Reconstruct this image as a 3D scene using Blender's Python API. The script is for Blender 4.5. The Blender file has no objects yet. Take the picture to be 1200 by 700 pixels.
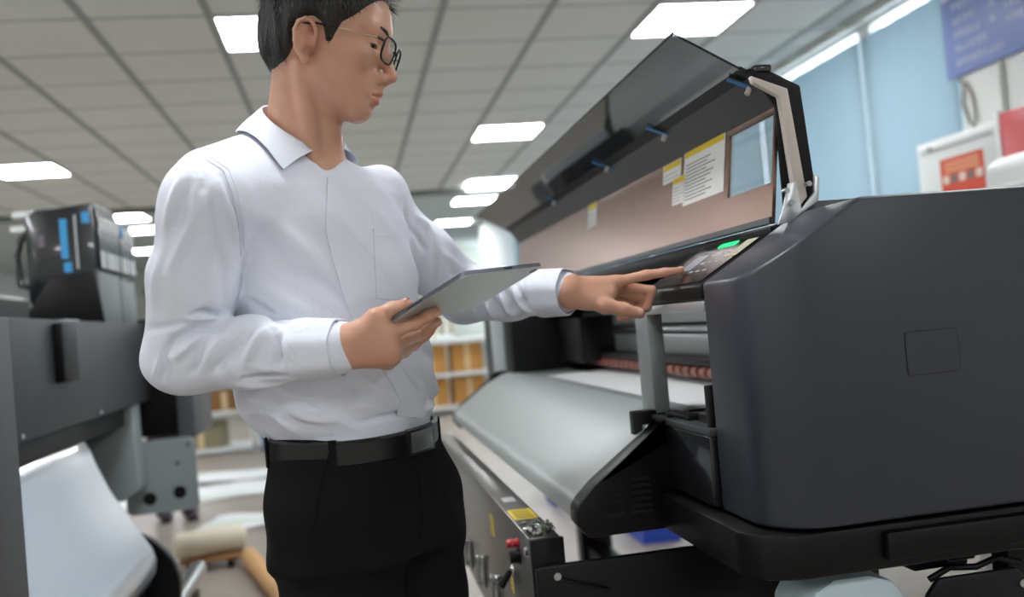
import bpy, bmesh, math, random
import numpy as np
from mathutils import Vector, Matrix
from mathutils.bvhtree import BVHTree
random.seed(7)
sc = bpy.context.scene
# ------------------------------------------------------------------ camera, world, exposure
F_PX = 1100.0
YAW, PIT, ROL, CAM_H = math.radians(9.95), math.radians(1.32), math.radians(5.0), 1.18
c_f = np.array([math.sin(YAW)*math.cos(PIT), math.cos(YAW)*math.cos(PIT), math.sin(PIT)])
_r0 = np.array([math.cos(YAW), -math.sin(YAW), 0.0]); _u0 = np.cross(_r0, c_f)
c_r = math.cos(ROL)*_r0 - math.sin(ROL)*_u0
c_u = math.sin(ROL)*_r0 + math.cos(ROL)*_u0
c_o = np.array([0, 0, CAM_H])
cam_d = bpy.data.cameras.new('camera'); cam = bpy.data.objects.new('camera', cam_d)
sc.collection.objects.link(cam); sc.camera = cam
cam_d.sensor_width = 36.0; cam_d.lens = 36.0*F_PX/1200.0
cam_d.clip_start = 0.02; cam_d.clip_end = 100
cam.matrix_world = Matrix(((c_r[0], c_u[0], -c_f[0], 0), (c_r[1], c_u[1], -c_f[1], 0), (c_r[2], c_u[2], -c_f[2], CAM_H), (0, 0, 0, 1)))
cam_d.dof.use_dof = True; cam_d.dof.focus_distance = 1.43; cam_d.dof.aperture_fstop = 2.6
w = bpy.data.worlds.new('sky'); sc.world = w; w.use_nodes = True
w.node_tree.nodes['Background'].inputs[0].default_value = (0.86, 0.93, 1.0, 1)
w.node_tree.nodes['Background'].inputs[1].default_value = 2.2
sc.view_settings.view_transform = 'Standard'; sc.view_settings.look = 'None'
sc.view_settings.gamma = 1.0; sc.view_settings.use_curve_mapping = False
sc.view_settings.exposure = 1.4
LAMP_POWER = 15.0            # radiance of the ceiling lamp diffusers

def ray(x, y): return c_f + c_r*(x-600)/F_PX + c_u*(350-y)/F_PX
def atZ(x, y, v): d = ray(x, y); return c_o + d*(v-CAM_H)/d[2]
def atX(x, y, v): d = ray(x, y); return c_o + d*v/d[0]
def atY(x, y, v): d = ray(x, y); return c_o + d*v/d[1]
def atD(x, y, v): return c_o + ray(x, y)*v
def atPlane(x, y, p, n, off=0.0):
    d = ray(x, y); t = (np.dot(p-c_o, n)+off)/np.dot(d, n); return c_o + d*t

# ------------------------------------------------------------------ materials
def lin(c):
    if isinstance(c, str):
        c = c.lstrip('#'); c = [int(c[i:i+2], 16)/255 for i in (0, 2, 4)]
    return tuple((v/12.92 if v <= .04045 else ((v+.055)/1.055)**2.4) for v in c) + (1,)
MATS = {}
def mat(name, col, rough=.5, metal=0.0, bump=0.0, bscale=200.0, var=0.0, vscale=8.0, spec=.5, coat=0.0, emit=None, estr=0.0, stretch=None, sss=0.0, sheen=0.0):
    if name in MATS: return MATS[name]
    m = bpy.data.materials.new(name); m.use_nodes = True; MATS[name] = m
    nt = m.node_tree; N = nt.nodes; L = nt.links; b = N['Principled BSDF']
    c = lin(col)
    b.inputs['Base Color'].default_value = c; b.inputs['Roughness'].default_value = rough
    b.inputs['Metallic'].default_value = metal; b.inputs['Specular IOR Level'].default_value = spec
    b.inputs['Coat Weight'].default_value = coat; b.inputs['Sheen Weight'].default_value = sheen
    if sss:
        b.inputs['Subsurface Weight'].default_value = sss; b.inputs['Subsurface Radius'].default_value = (1.0, .35, .18); b.inputs['Subsurface Scale'].default_value = .006
    if emit: b.inputs['Emission Color'].default_value = lin(emit); b.inputs['Emission Strength'].default_value = estr
    tc = N.new('ShaderNodeTexCoord'); src = tc.outputs['Object']
    if stretch:
        mp = N.new('ShaderNodeMapping'); mp.inputs['Scale'].default_value = stretch; L.new(src, mp.inputs['Vector']); src = mp.outputs['Vector']
    if var:
        nz = N.new('ShaderNodeTexNoise'); nz.inputs['Scale'].default_value = vscale; nz.inputs['Detail'].default_value = 5; L.new(src, nz.inputs['Vector'])
        mx = N.new('ShaderNodeMix'); mx.data_type = 'RGBA'; L.new(nz.outputs['Fac'], mx.inputs[0])
        mx.inputs[6].default_value = tuple(max(0, v*(1-var)) for v in c[:3])+(1,); mx.inputs[7].default_value = tuple(min(1, v*(1+var)) for v in c[:3])+(1,)
        L.new(mx.outputs[2], b.inputs['Base Color'])
    if bump:
        nb = N.new('ShaderNodeTexNoise'); nb.inputs['Scale'].default_value = bscale; nb.inputs['Detail'].default_value = 3; L.new(src, nb.inputs['Vector'])
        bp = N.new('ShaderNodeBump'); bp.inputs['Strength'].default_value = bump; bp.inputs['Distance'].default_value = .002
        L.new(nb.outputs['Fac'], bp.inputs['Height']); L.new(bp.outputs['Normal'], b.inputs['Normal'])
    return m
def emitter(name, col, s):
    m = bpy.data.materials.new(name); m.use_nodes = True; nt = m.node_tree; nt.nodes.clear()
    e = nt.nodes.new('ShaderNodeEmission'); o = nt.nodes.new('ShaderNodeOutputMaterial')
    e.inputs[0].default_value = lin(col); e.inputs[1].default_value = s; nt.links.new(e.outputs[0], o.inputs[0]); MATS[name] = m; return m
def clear_mat(name, tint, refl=.06, rough=.02):
    m = bpy.data.materials.new(name); m.use_nodes = True; nt = m.node_tree; nt.nodes.clear()
    t = nt.nodes.new('ShaderNodeBsdfTransparent'); g = nt.nodes.new('ShaderNodeBsdfGlossy'); x = nt.nodes.new('ShaderNodeMixShader'); o = nt.nodes.new('ShaderNodeOutputMaterial'); lw = nt.nodes.new('ShaderNodeLayerWeight')
    t.inputs[0].default_value = tint; g.inputs['Roughness'].default_value = rough; lw.inputs['Blend'].default_value = .5
    pw = nt.nodes.new('ShaderNodeMath'); pw.operation = 'POWER'; pw.inputs[1].default_value = 2.2; nt.links.new(lw.outputs['Facing'], pw.inputs[0])
    ad = nt.nodes.new('ShaderNodeMath'); ad.operation = 'MULTIPLY_ADD'; ad.inputs[1].default_value = .6; ad.inputs[2].default_value = refl; nt.links.new(pw.outputs[0], ad.inputs[0])
    nt.links.new(ad.outputs[0], x.inputs[0]); nt.links.new(t.outputs[0], x.inputs[1]); nt.links.new(g.outputs[0], x.inputs[2]); nt.links.new(x.outputs[0], o.inputs[0]); MATS[name] = m; return m

# ------------------------------------------------------------------ object helpers
ORG = {}
def tag(o, label=None, cat=None, group=None, kind=None):
    if label: o['label'] = label
    if cat: o['category'] = cat
    if group: o['group'] = group
    if kind: o['kind'] = kind
    return o
def thing(name, label, cat, loc, group=None, kind=None):
    o = bpy.data.objects.new(name, None); o.empty_display_size = .05; o.location = [float(v) for v in loc]
    sc.collection.objects.link(o); ORG[o] = np.array([float(v) for v in loc]); return tag(o, label, cat, group, kind)
def mesh_obj(name, V, Fc, m, parent=None, smooth=None, mats=None, midx=None, uvs=None):
    V = np.asarray(V, dtype=float).reshape(-1, 3)
    if parent is None:
        lo, hi = V.min(0), V.max(0); org = np.array([(lo[0]+hi[0])/2, (lo[1]+hi[1])/2, lo[2]])
    else: org = ORG[parent]
    me = bpy.data.meshes.new(name); me.from_pydata((V-org).tolist(), [], [list(map(int, f)) for f in Fc]); me.validate()
    for k in (mats or [m]): me.materials.append(k)
    if midx is not None: me.polygons.foreach_set('material_index', midx)
    if smooth is not None:
        me.shade_smooth()
        if smooth < 180: me.set_sharp_from_angle(angle=math.radians(smooth))
    o = bpy.data.objects.new(name, me); sc.collection.objects.link(o)
    if parent is None: o.location = org.tolist()
    else: o.parent = parent
    ORG[o] = org; return o
def from_bm(bm): 
    bm.verts.index_update(); V = [v.co[:] for v in bm.verts]; Fc = [[v.index for v in f.verts] for f in bm.faces]; bm.free(); return V, Fc
def bev(V, Fc, r, seg=2, ang=25):
    bm = bmesh.new(); vs = [bm.verts.new(v) for v in V]
    for f in Fc: bm.faces.new([vs[i] for i in f])
    bmesh.ops.recalc_face_normals(bm, faces=bm.faces)
    if r > 0:
        ed = [e for e in bm.edges if len(e.link_faces) == 2 and e.calc_face_angle(0) > math.radians(ang)]
        bmesh.ops.bevel(bm, geom=ed, offset=r, segments=seg, affect='EDGES', profile=.5, clamp_overlap=True)
    return from_bm(bm)
def boxg(x, y, z):
    V = [(a, b, c) for a in x for b in y for c in z]
    return V, [(0, 1, 3, 2), (4, 6, 7, 5), (0, 4, 5, 1), (2, 3, 7, 6), (0, 2, 6, 4), (1, 5, 7, 3)]
def box(name, x, y, z, m, parent=None, r=.003, rot=None, piv=None):
    V, Fc = boxg(x, y, z)
    if r > 0: V, Fc = bev(V, Fc, r)
    V = np.array(V)
    if rot is not None:
        p = np.array(piv if piv is not None else V.mean(0)); V = (V-p) @ np.array(rot).T + p
    return mesh_obj(name, V, Fc, m, parent, smooth=35 if r > 0 else None)
def prism(name, prof, a, b, m, parent=None, r=.003, axis='y', seg=2, ang=25):
    n = len(prof); V = []
    for t in (a, b):
        for p in prof:
            V.append({'y': (p[0], t, p[1]), 'x': (t, p[0], p[1]), 'z': (p[0], p[1], t)}[axis])
    Fc = [tuple(range(n)), tuple(range(2*n-1, n-1, -1))]+[(i, (i+1) % n, n+(i+1) % n, n+i) for i in range(n)]
    V, Fc = bev(V, Fc, r, seg, ang); return mesh_obj(name, V, Fc, m, parent, smooth=35)
def sheet(name, prof, a, b, th, m, parent=None, axis='y', closed=False):
    """a bent plate: open profile in XZ with thickness, swept along y"""
    P = np.array(prof, float); n = len(P); T = np.gradient(P, axis=0); T /= np.linalg.norm(T, axis=1)[:, None]
    Nn = np.stack([-T[:, 1], T[:, 0]], 1); O = P+Nn*th
    pr = [tuple(p) for p in P]+[tuple(p) for p in O[::-1]]
    V = []; 
    for t in (a, b): V += [((p[0], t, p[1]) if axis == 'y' else (t, p[0], p[1])) for p in pr]
    k = 2*n; Fc = [(i, (i+1) % k, k+(i+1) % k, k+i) for i in range(k)]
    for i in range(n-1): Fc += [(i, i+1, k-2-i, k-1-i), (k+k-1-i, k+k-2-i, k+i+1, k+i)]
    V, Fc = bev(V, Fc, 0); return mesh_obj(name, V, Fc, m, parent, smooth=40)
def frame_of(d):
    d = np.asarray(d, float); d = d/np.linalg.norm(d); a = np.array([0, 0, 1.]) if abs(d[2]) < .9 else np.array([1., 0, 0])
    u = np.cross(a, d); u /= np.linalg.norm(u); return u, np.cross(d, u), d
def tubeg(pts, rad, n=12, cap=True):
    P = np.array(pts, float); k = len(P); rad = np.broadcast_to(np.array(rad, float), (k,))
    T = np.gradient(P, axis=0) if k > 2 else np.repeat((P[1]-P[0])[None], 2, 0)
    u, v, _ = frame_of(T[0]); V = []; 
    for i in range(k):
        t = T[i]/np.linalg.norm(T[i]); u = u-t*np.dot(u, t); u /= np.linalg.norm(u); v = np.cross(t, u)
        for j in range(n):
            a = 2*math.pi*j/n; V.append(P[i]+rad[i]*(u*math.cos(a)+v*math.sin(a)))
    Fc = [(i*n+j, i*n+(j+1) % n, (i+1)*n+(j+1) % n, (i+1)*n+j) for i in range(k-1) for j in range(n)]
    if cap: Fc += [tuple(range(n-1, -1, -1)), tuple((k-1)*n+j for j in range(n))]
    return V, Fc
def tube(name, pts, rad, m, parent=None, n=12):
    V, Fc = tubeg(pts, rad, n); return mesh_obj(name, V, Fc, m, parent, smooth=50)
def lathe(name, prof, c, m, parent=None, n=24, axis=(0, 0, 1)):
    u, v, d = frame_of(axis); c = np.array(c, float); V = []
    for r_, h in prof:
        for j in range(n):
            a = 2*math.pi*j/n; V.append(c+d*h+r_*(u*math.cos(a)+v*math.sin(a)))
    k = len(prof); Fc = [(i*n+j, i*n+(j+1) % n, (i+1)*n+(j+1) % n, (i+1)*n+j) for i in range(k-1) for j in range(n)]
    Fc += [tuple(range(n-1, -1, -1)), tuple((k-1)*n+j for j in range(n))]
    return mesh_obj(name, V, Fc, m, parent, smooth=40)
def merge(*gs):
    V, Fc = [], []
    for v, f in gs:
        o = len(V); V += [tuple(p) for p in v]; Fc += [tuple(i+o for i in q) for q in f]
    return V, Fc
def plate(name, o, u, v, wu, wv, m, parent=None, th=.0006, r=0.0, seg=4):
    """thin flat plate centred on o in directions u,v (with rounded corners r); its front looks along u x v"""
    o, u, v = map(lambda q: np.array(q, float), (o, u, v)); u /= np.linalg.norm(u); v /= np.linalg.norm(v); n = np.cross(u, v)
    pts = []
    if r > 0:
        for sx, sy, a0 in ((1, 1, 0), (-1, 1, 90), (-1, -1, 180), (1, -1, 270)):
            for k in range(seg+1):
                a = math.radians(a0+90*k/seg); pts.append((sx*(wu/2-r)+r*math.cos(a), sy*(wv/2-r)+r*math.sin(a)))
    else: pts = [(wu/2, wv/2), (-wu/2, wv/2), (-wu/2, -wv/2), (wu/2, -wv/2)]
    k = len(pts); V = [o+u*a+v*b for a, b in pts]+[o+u*a+v*b+n*th for a, b in pts]
    Fc = [tuple(range(k-1, -1, -1)), tuple(range(k, 2*k))]+[(i, (i+1) % k, k+(i+1) % k, k+i) for i in range(k)]
    return mesh_obj(name, V, Fc, m, parent)
def copy_tree(o, parent=None, shift=(0, 0, 0)):
    c = o.copy(); sc.collection.objects.link(c)
    if parent is not None: c.parent = parent
    else: c.location = Vector(o.location)+Vector(shift)
    for ch in o.children: copy_tree(ch, c)
    return c
def rotz(a): c, s = math.cos(a), math.sin(a); return np.array([[c, -s, 0], [s, c, 0], [0, 0, 1.]])
def rotax(ax, a):
    return np.array(Matrix.Rotation(a, 3, Vector(ax)))
# ------------------------------------------------------------------ materials of the place
M_floor = mat('floor vinyl', '#958d83', .42, var=.10, vscale=3.0, bump=.05, bscale=60)
M_wall = mat('painted wall', '#d9dcd8', .8, bump=.05, bscale=120, var=.02)
M_wallb = mat('pale green wall', '#c3c9c0', .8, var=.03)
M_tile = mat('ceiling tile', '#e6e6e2', .9, bump=.15, bscale=500, var=.02)
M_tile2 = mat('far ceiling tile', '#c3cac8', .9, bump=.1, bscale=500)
M_bar = mat('ceiling grid bar', '#a3a8a4', .7)
M_beam = mat('ceiling beam', '#6f756f', .8)
M_lampframe = mat('lamp frame', '#e8e8e6', .5)
M_diff = emitter('lamp diffuser', '#fafcff', LAMP_POWER)
M_white = mat('white paint', '#e9ebea', .45)
M_alu = mat('aluminium profile', '#c9cdd0', .35, metal=.7)
# ------------------------------------------------------------------ shell
XL, XR, YN, YF, ZC = -6.0, 3.25, -4.0, 20.0, 2.85
box('floor', (XL-.2, XR+.2), (YN-.2, YF+.2), (-.12, 0), M_floor, r=0)['kind'] = 'structure'
ceil = box('ceiling', (XL-.2, XR+.2), (YN-.2, YF+.2), (ZC+.03, ZC+.15), M_bar, r=0); ceil['kind'] = 'structure'
SX, GX0, SY, GY0 = .59, -1.74, .59, 4.85
lamp_cells = {}   # (i,j) -> label
FAR = {(6, 11): (575, 218), (6, 14): (556, 235), (5, 19): (531, 261), (-1, 11): (143, 256), (-1, 14): (166, 270), (0, 19): (178, 294)}
def cell(i, j):
    if (i, j) in FAR: p = atZ(*FAR[(i, j)], ZC-.045); return p[0]-SX/2, p[1]-SY/2
    return GX0+SX*i, GY0+SY*j
LAMPS = [(6, 0, 'square ceiling lamp above the open printer lid, nearest the window'),
         (2, 0, 'square ceiling lamp partly hidden behind the man\'s head'),
         (-2, 6, 'square ceiling lamp above the ink cartridge rack at the far left'),
         (5, 5, 'square ceiling lamp seen next to the raised lid edge, beyond the nearest one'),
         (6, 11, 'far ceiling lamp just past the ceiling beam, beside the lid\'s far corner'),
         (6, 14, 'far ceiling lamp, second past the ceiling beam on the right'),
         (5, 19, 'farthest ceiling lamp above the reaching arm'),
         (-1, 11, 'far ceiling lamp just past the ceiling beam, above the cartridge rack corner'),
         (-1, 14, 'far ceiling lamp, second past the ceiling beam on the left'),
         (0, 19, 'farthest ceiling lamp left of the man\'s sleeve')]
for j in (-12, -6): 
    for i in (-6, -2, 2, 6): LAMPS.append((i, j, 'square ceiling lamp of the rows above and behind the viewer'))
for j in (0, 6): LAMPS.append((-6, j, 'square ceiling lamp over the far left aisle'))
lampset = {(i, j) for i, j, _ in LAMPS}
NI0, NI1, NJ0, NJ1 = -7, 8, -15, 10
tv, tf = boxg((.012, SX-.022), (.008, SY-.008), (0, .012)); tv, tf = bev(tv, tf, .004, 1)
tme = None; rest = []
for i in range(NI0, NI1):
    for j in range(NJ0, NJ1+1):
        x, y = cell(i, j)
        if x < XL or x+SX > XR+.1 or (i, j) in lampset: continue
        if j >= -2:
            if tme is None:
                o = mesh_obj('ceiling_panel', np.array(tv)+np.array([x, y, ZC-.012]), tf, M_tile, ceil, smooth=30)
                tme = o.data; base = np.array([x, y]); 
            else:
                o = bpy.data.objects.new('ceiling_panel', tme); sc.collection.objects.link(o); o.parent = ceil; o.location = (x-base[0], y-base[1], 0)
        else: rest.append((np.array(tv)+np.array([x, y, ZC-.012]), tf))
r_ = mesh_obj('ceiling_panels', *merge(*rest), M_tile, ceil, smooth=30); r_['kind'] = 'stuff'
for i in range(NI0, NI1+1):
    x = GX0+SX*i
    if XL < x < XR: box('grid_bar', (x-.024, x+.014), (YN, 11.3), (ZC-.017, ZC-.001), M_bar, ceil, r=0)
for j in range(-1, NJ1+1):
    box('cross_bar', (XL, XR), (GY0+SY*j-.008, GY0+SY*j+.008), (ZC-.013, ZC-.002), M_bar, ceil, r=0)
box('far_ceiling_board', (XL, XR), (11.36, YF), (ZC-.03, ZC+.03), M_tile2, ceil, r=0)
box('trim_1', (XL, XR), (11.28, 11.42), (ZC-.07, ZC+.03), M_beam, r=.005)['kind'] = 'structure'
def lamp(i, j, label):
    x, y = cell(i, j); z = ZC-.002 if j <= 10 else ZC-.03
    t = thing('ceiling_lamp', label, 'ceiling lamp', (x+SX/2, y+SY/2, z-.02), 'square lamp panels in the ceiling')
    g = []
    for a in (boxg((x+.01, x+SX-.01), (y+.01, y+.025), (z-.02, z)), boxg((x+.01, x+SX-.01), (y+SY-.025, y+SY-.01), (z-.02, z)), boxg((x+.01, x+.025), (y+.025, y+SY-.025), (z-.02, z)), boxg((x+SX-.025, x+SX-.01), (y+.025, y+SY-.025), (z-.02, z))): g.append(a)
    mesh_obj('frame', *merge(*g), M_lampframe, t)
    box('diffuser', (x+.025, x+SX-.025), (y+.025, y+SY-.025), (z-.014, z-.004), M_diff, t, r=0)
for a in LAMPS: lamp(*a)
# walls
def struct(o): o['kind'] = 'structure'; return o
struct(box('wall_left', (XL-.2, XL), (YN, YF), (0, ZC+.03), M_wall, r=0))
struct(box('wall_rear', (XL-.2, XR+.2), (YN-.2, YN), (0, ZC+.03), M_wall, r=0))
struct(box('wall_far', (XL-.2, XR+.2), (YF, YF+.2), (0, ZC+.03), M_wallb, r=0))
# right wall: solid up to the window band, windows from Y=4.42 onwards
WY0, WS, WZ0, WZ1 = 4.42, 1.45, .95, 2.80
wr = struct(mesh_obj('wall_right', *merge(boxg((XR, XR+.2), (YN, WY0-.02), (0, ZC+.03)), boxg((XR, XR+.2), (WY0-.02, YF), (0, WZ0)), boxg((XR, XR+.2), (WY0-.02, YF), (WZ1+.03, ZC+.03))), M_wall))
M_blind = bpy.data.materials.new('blue roller blind fabric'); M_blind.use_nodes = True
nt = M_blind.node_tree; nt.nodes.clear()
d_, t_, x_, o_ = [nt.nodes.new(k) for k in ('ShaderNodeBsdfDiffuse', 'ShaderNodeBsdfTranslucent', 'ShaderNodeMixShader', 'ShaderNodeOutputMaterial')]
d_.inputs[0].default_value = lin('#8fa4ae'); t_.inputs[0].default_value = lin('#889fa9'); x_.inputs[0].default_value = .16
nt.links.new(d_.outputs[0], x_.inputs[1]); nt.links.new(t_.outputs[0], x_.inputs[2]); nt.links.new(x_.outputs[0], o_.inputs[0])
M_pane = clear_mat('window glass', (.95, .98, 1, 1), 0, 0)
for k in range(10):
    y0 = WY0+WS*k if k == 0 else 5.33+WS*(k-1); y1 = 5.33+WS*k
    if y1 > YF: break
    wn = thing('window_%d' % (k+1), None, None, (XR, y0, WZ0)); struct(wn)
    fr = merge(boxg((XR+.05, XR+.12), (y0-.07, y0+.07), (WZ0, WZ1+.03)), boxg((XR+.05, XR+.12), (y0+.07, y1-.07), (WZ0, WZ0+.06)), boxg((XR+.05, XR+.12), (y0+.07, y1-.07), (WZ1-.0, WZ1+.03)))
    mesh_obj('window_frame', *fr, M_white, wn)
    box('pane', (XR+.08, XR+.088), (y0+.07, y1-.07), (WZ0+.06, WZ1), M_pane, wn, r=0)
    ords = ['first', 'second', 'third', 'fourth', 'fifth', 'sixth', 'seventh', 'eighth', 'ninth', 'tenth']
    bl = thing('roller_blind', 'pale blue roller blind, %s from the blue notice board' % ords[k], 'blind', (XR+.01, (y0+y1)/2, WZ0+.1), 'blue roller blinds on the window wall')
    n = 24; yy = np.linspace(y0+.027, y1-.027, n); xx = XR+.02+.003*np.sin(np.arange(n)*1.3+k)
    V = [(xx[q], yy[q], z) for z in (WZ0+.1, 2.735) for q in range(n)]; Fc = [(q, q+1, n+q+1, n+q) for q in range(n-1)]
    mesh_obj('fabric', V, Fc, M_blind, bl, smooth=180)
    tube('bottom_bar', [(XR+.02, y0+.03, WZ0+.1), (XR+.02, y1-.03, WZ0+.1)], .012, M_white, bl, 8)
# ------------------------------------------------------------------ right printer
M_body = mat('anthracite body plastic', '#292d36', .40, bump=.05, bscale=900, var=.03, vscale=3)
M_black = mat('black plastic', '#0a0b0c', .42, spec=.22, bump=.04, bscale=700)
M_blackm = mat('black sheet metal', '#0d0d0f', .38, spec=.25)
M_gloss = mat('glossy black panel', '#141518', .22, coat=.3)
M_sil = mat('silver platen steel', '#a6adac', .38, metal=.2, bump=.02, bscale=400)
M_silg = mat('grey platen', '#9da3a3', .4, metal=.4)
M_post = mat('grey painted post', '#8b9292', .4, metal=.3)
M_brown = mat('bronze inner cover panel', '#86695c', .26, metal=.8, bump=.02, bscale=500)
M_grey = mat('dark grey cover metal', '#44474a', .4, metal=.3)
M_beige = mat('beige foam gasket', '#cfc4bc', .75, bump=.1, bscale=600)
M_steel = mat('bright steel', '#b5b8ba', .22, metal=.95)
M_steelb = mat('brushed dark steel', '#74706d', .28, metal=.85, bump=.05, bscale=120, stretch=(1, .05, 1))
M_smoke = clear_mat('smoked acrylic', (.22, .22, .235, 1), .03, .03)
M_tape = mat('blue tape', '#3d86c0', .6)
M_paper = mat('white media', '#eef0f0', .45)
M_sticker = mat('white sticker', '#ecece6', .5)
M_yel = mat('yellow print', '#e8c814', .5)
M_ink = mat('black print', '#33322e', .6)
M_inkg = mat('grey print', '#8d8d8a', .6)
M_green = emitter('green led', '#25f06a', 1.3)
M_red = mat('red plastic', '#c4202a', .35)
M_copper = mat('copper roller rubber', '#7d4a3c', .5)
M_blue = mat('blue plastic', '#1f49b8', .45)
PR = thing('large_format_printer', 'dark anthracite wide-format printer with its smoked lid raised, at the right', 'printer', (.85, 2.4, 0))
# --- end cover
XF, YA, YB, ZB, ZT = .545, 1.2, 1.39, .858, 1.31
RC = .085
plan = [(XF, YB), (XF, YA+RC)]
for k in range(1, 9):
    a = math.radians(180+90*k/9); plan.append((XF+RC+RC*math.cos(a), YA+RC+RC*math.sin(a)))
plan += [(XF+RC, YA), (.712, YA), (1.2, YA), (1.2, YB), (.712, YB)]
def ztop(x): return 1.211+(min(x, .712)-XF)*(ZT-1.211)/(.712-XF)
n = len(plan); V = [(x, y, ZB-.0 if x > .6 else ZB-.0) for x, y in plan]+[(x, y, ztop(x)) for x, y in plan]
iN = plan.index((.712, YA)); iF = n-1
Fc = [tuple(range(n-1, -1, -1))]+[(i, (i+1) % n, n+(i+1) % n, n+i) for i in range(n)]
Fc += [tuple(n+i for i in list(range(0, iN+1))+[iF]), tuple(n+i for i in range(iN, iF+1))]
bm = bmesh.new(); vs = [bm.verts.new(v) for v in V]
for f in Fc: bm.faces.new([vs[i] for i in f])
bmesh.ops.recalc_face_normals(bm, faces=bm.faces)
ed = [e for e in bm.edges if e.calc_face_angle(0) > math.radians(24)]
bmesh.ops.bevel(bm, geom=ed, offset=.006, segments=3, affect='EDGES', profile=.5, clamp_overlap=True)
V, Fc = from_bm(bm); cover = mesh_obj('end_cover', V, Fc, M_body, PR, smooth=35)
# hatch outline on its near face
hc = (atY(1059, 390, YA)+atY(1126, 434, YA))/2
plate('hatch_groove', hc+np.array([0, -.0002, 0]), (1, 0, 0), (0, 0, 1), .083, .062, mat('groove', '#16181b', .7), cover, .0004, .006)
plate('hatch', hc+np.array([0, -.0004, 0]), (1, 0, 0), (0, 0, 1), .0805, .0595, M_body, cover, .0008, .005)
# raised rim behind the cover top
box('cover_rim', (.72, .90), (1.37, 1.392), (1.30, 1.326), M_grey, PR, .003)
# --- black tray under it
prism('under_tray', [(.515, YB+.33), (.515, 1.27), (.535, 1.225), (.58, 1.205), (1.2, 1.205), (1.2, YB+.33)], .79, ZB-.004, M_black, PR, .008, axis='z', ang=10)
box('tray_step', (.70, 1.2), (1.19, 1.215), (.805, .845), M_black, PR, .006)
# --- front cover plate with rail on top
box('front_panel', (.535, .56), (YB+.004, 1.70), (.862, .972), M_gloss, PR, .003)
box('top_rail', (.535, .60), (YB+.004, 1.72), (.972, .984), M_grey, PR, .002)
box('rail_clip', (.55, .575), (1.52, 1.64), (.984, .992), M_black, PR, .002)
box('rail_stop', (.545, .585), (1.405, 1.425), (.972, 1.05), M_black, PR, .003)
box('rail_foot', (.56, .62), (1.43, 1.50), (.984, .999), M_blackm, PR, .002)
# latch between the front panel and the apron
box('latch', (.50, .545), (1.67, 1.70), (.90, .992), M_blackm, PR, .003)
box('latch_plate', (.515, .535), (1.655, 1.72), (.925, .967), M_alu, PR, .003)
tube('latch_screw', [(.5135, 1.69, .945), (.5165, 1.69, .945)], .006, M_steel, PR)
# --- post and cross bar of the control panel
box('post', (.545, .575), (1.68, 1.755), (.98, 1.19), M_post, PR, .002)
box('cross_bar', (.545, .57), (YB+.004, 1.68), (1.168, 1.184), M_alu, PR, .002)
# --- control panel
CPU = np.array([.165, 0, .099]); CPU /= np.linalg.norm(CPU); CPN = np.array([-CPU[2], 0, CPU[0]])
cpz = lambda x: 1.211+(x-XF)*.6
cp = prism('control_panel', [(.545, 1.186), (.545, 1.209), (.675, cpz(.675)-.003), (.675, 1.186)], YB+.008, 1.70, M_black, PR, .004)
def on_cp(x, y, off=0): return np.array([x, y, cpz(x)])+CPN*off
plate('glass_face', on_cp(.607, 1.535, -.002), (0, -1, 0), CPU, .245, .128, M_gloss, cp, .0025, .006)
lx = .655
plate('status_light', on_cp(.655, 1.53, .0006), (0, -1, 0), CPU, .075, .012, M_green, cp, .0006, .003)
plate('screen', on_cp(.612, 1.585, .0006), (0, -1, 0), CPU, .06, .05, mat('panel screen', '#8d93a0', .2), cp, .0004, .002)
for k in range(3):
    for q in range(3):
        plate('key_mark', on_cp(.585+.022*q, 1.535-.03*k, .0006), (0, -1, 0), CPU, .016, .004, mat('key print', '#aeb2ba', .5), cp, .0003, .0015)
plate('panel_label', on_cp(.635, 1.43, .0006), (0, -1, 0), CPU, .045, .05, mat('panel label', '#b9b49a', .5), cp, .0004)
# --- apron (heated paper guide) with end cap
AP = [(.60, .982), (.56, .975), (.50, .945), (.40, .874), (.378, .856), (.367, .842), (.365, .822), (.375, .818)]
sheet('apron', AP, 1.652, 3.55, -.004, M_sil, PR)
capp = [(.60, .985), (.56, .98), (.50, .952), (.40, .881), (.37, .852), (.362, .838), (.362, .815), (.38, .79), (.545, .79), (.545, .985)]
ec = prism('apron_end_cap', capp, 1.60, 1.655, M_black, PR, .004, ang=12)
for a in range(2):
    for b in range(6):
        box('vent_slot', (.41+.052*a, .447+.052*a), (1.5993, 1.601), (.822+.0115*b, .827+.0115*b), mat('vent hole', '#050505', .9), ec, 0)
prism('far_end_cap', capp, 3.545, 3.60, M_black, PR, .004, ang=12)
# --- platen, media, rollers, gantry inside
box('platen', (.60, .80), (1.45, 3.58), (.955, .982), M_silg, PR, .002)
sheet('media', [(.64, .9835), (.70, .9845), (.80, .986), (.90, .99)], 1.50, 3.10, .0006, M_paper, PR)
box('pinch_bar', (.80, .845), (1.45, 3.58), (1.035, 1.05), M_blackm, PR, .003)
V, Fc = tubeg([(.812, 0, 0), (.812, .034, 0)], .014, 10)
for k in range(38):
    y = 1.47+.055*k
    if k == 0:
        o = mesh_obj('pinch_roller', np.array(V)+np.array([0, y, 1.018]), Fc, M_copper, PR, smooth=40); rme = o.data
    else:
        o = bpy.data.objects.new('pinch_roller', rme); sc.collection.objects.link(o); o.parent = PR; o.location = (0, .055*k, 0)
box('lower_gantry_beam', (.86, .93), (1.42, 3.58), (1.05, 1.105), M_alu, PR, .004)
box('upper_gantry_beam', (.86, .93), (1.42, 3.58), (1.135, 1.185), M_alu, PR, .004)
tube('guide_shaft', [(.85, 1.42, 1.12), (.85, 3.58, 1.12)], .009, M_steel, PR)
box('back_plate', (1.0, 1.02), (1.39, 3.62), (.80, 1.30), M_blackm, PR, 0)
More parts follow.
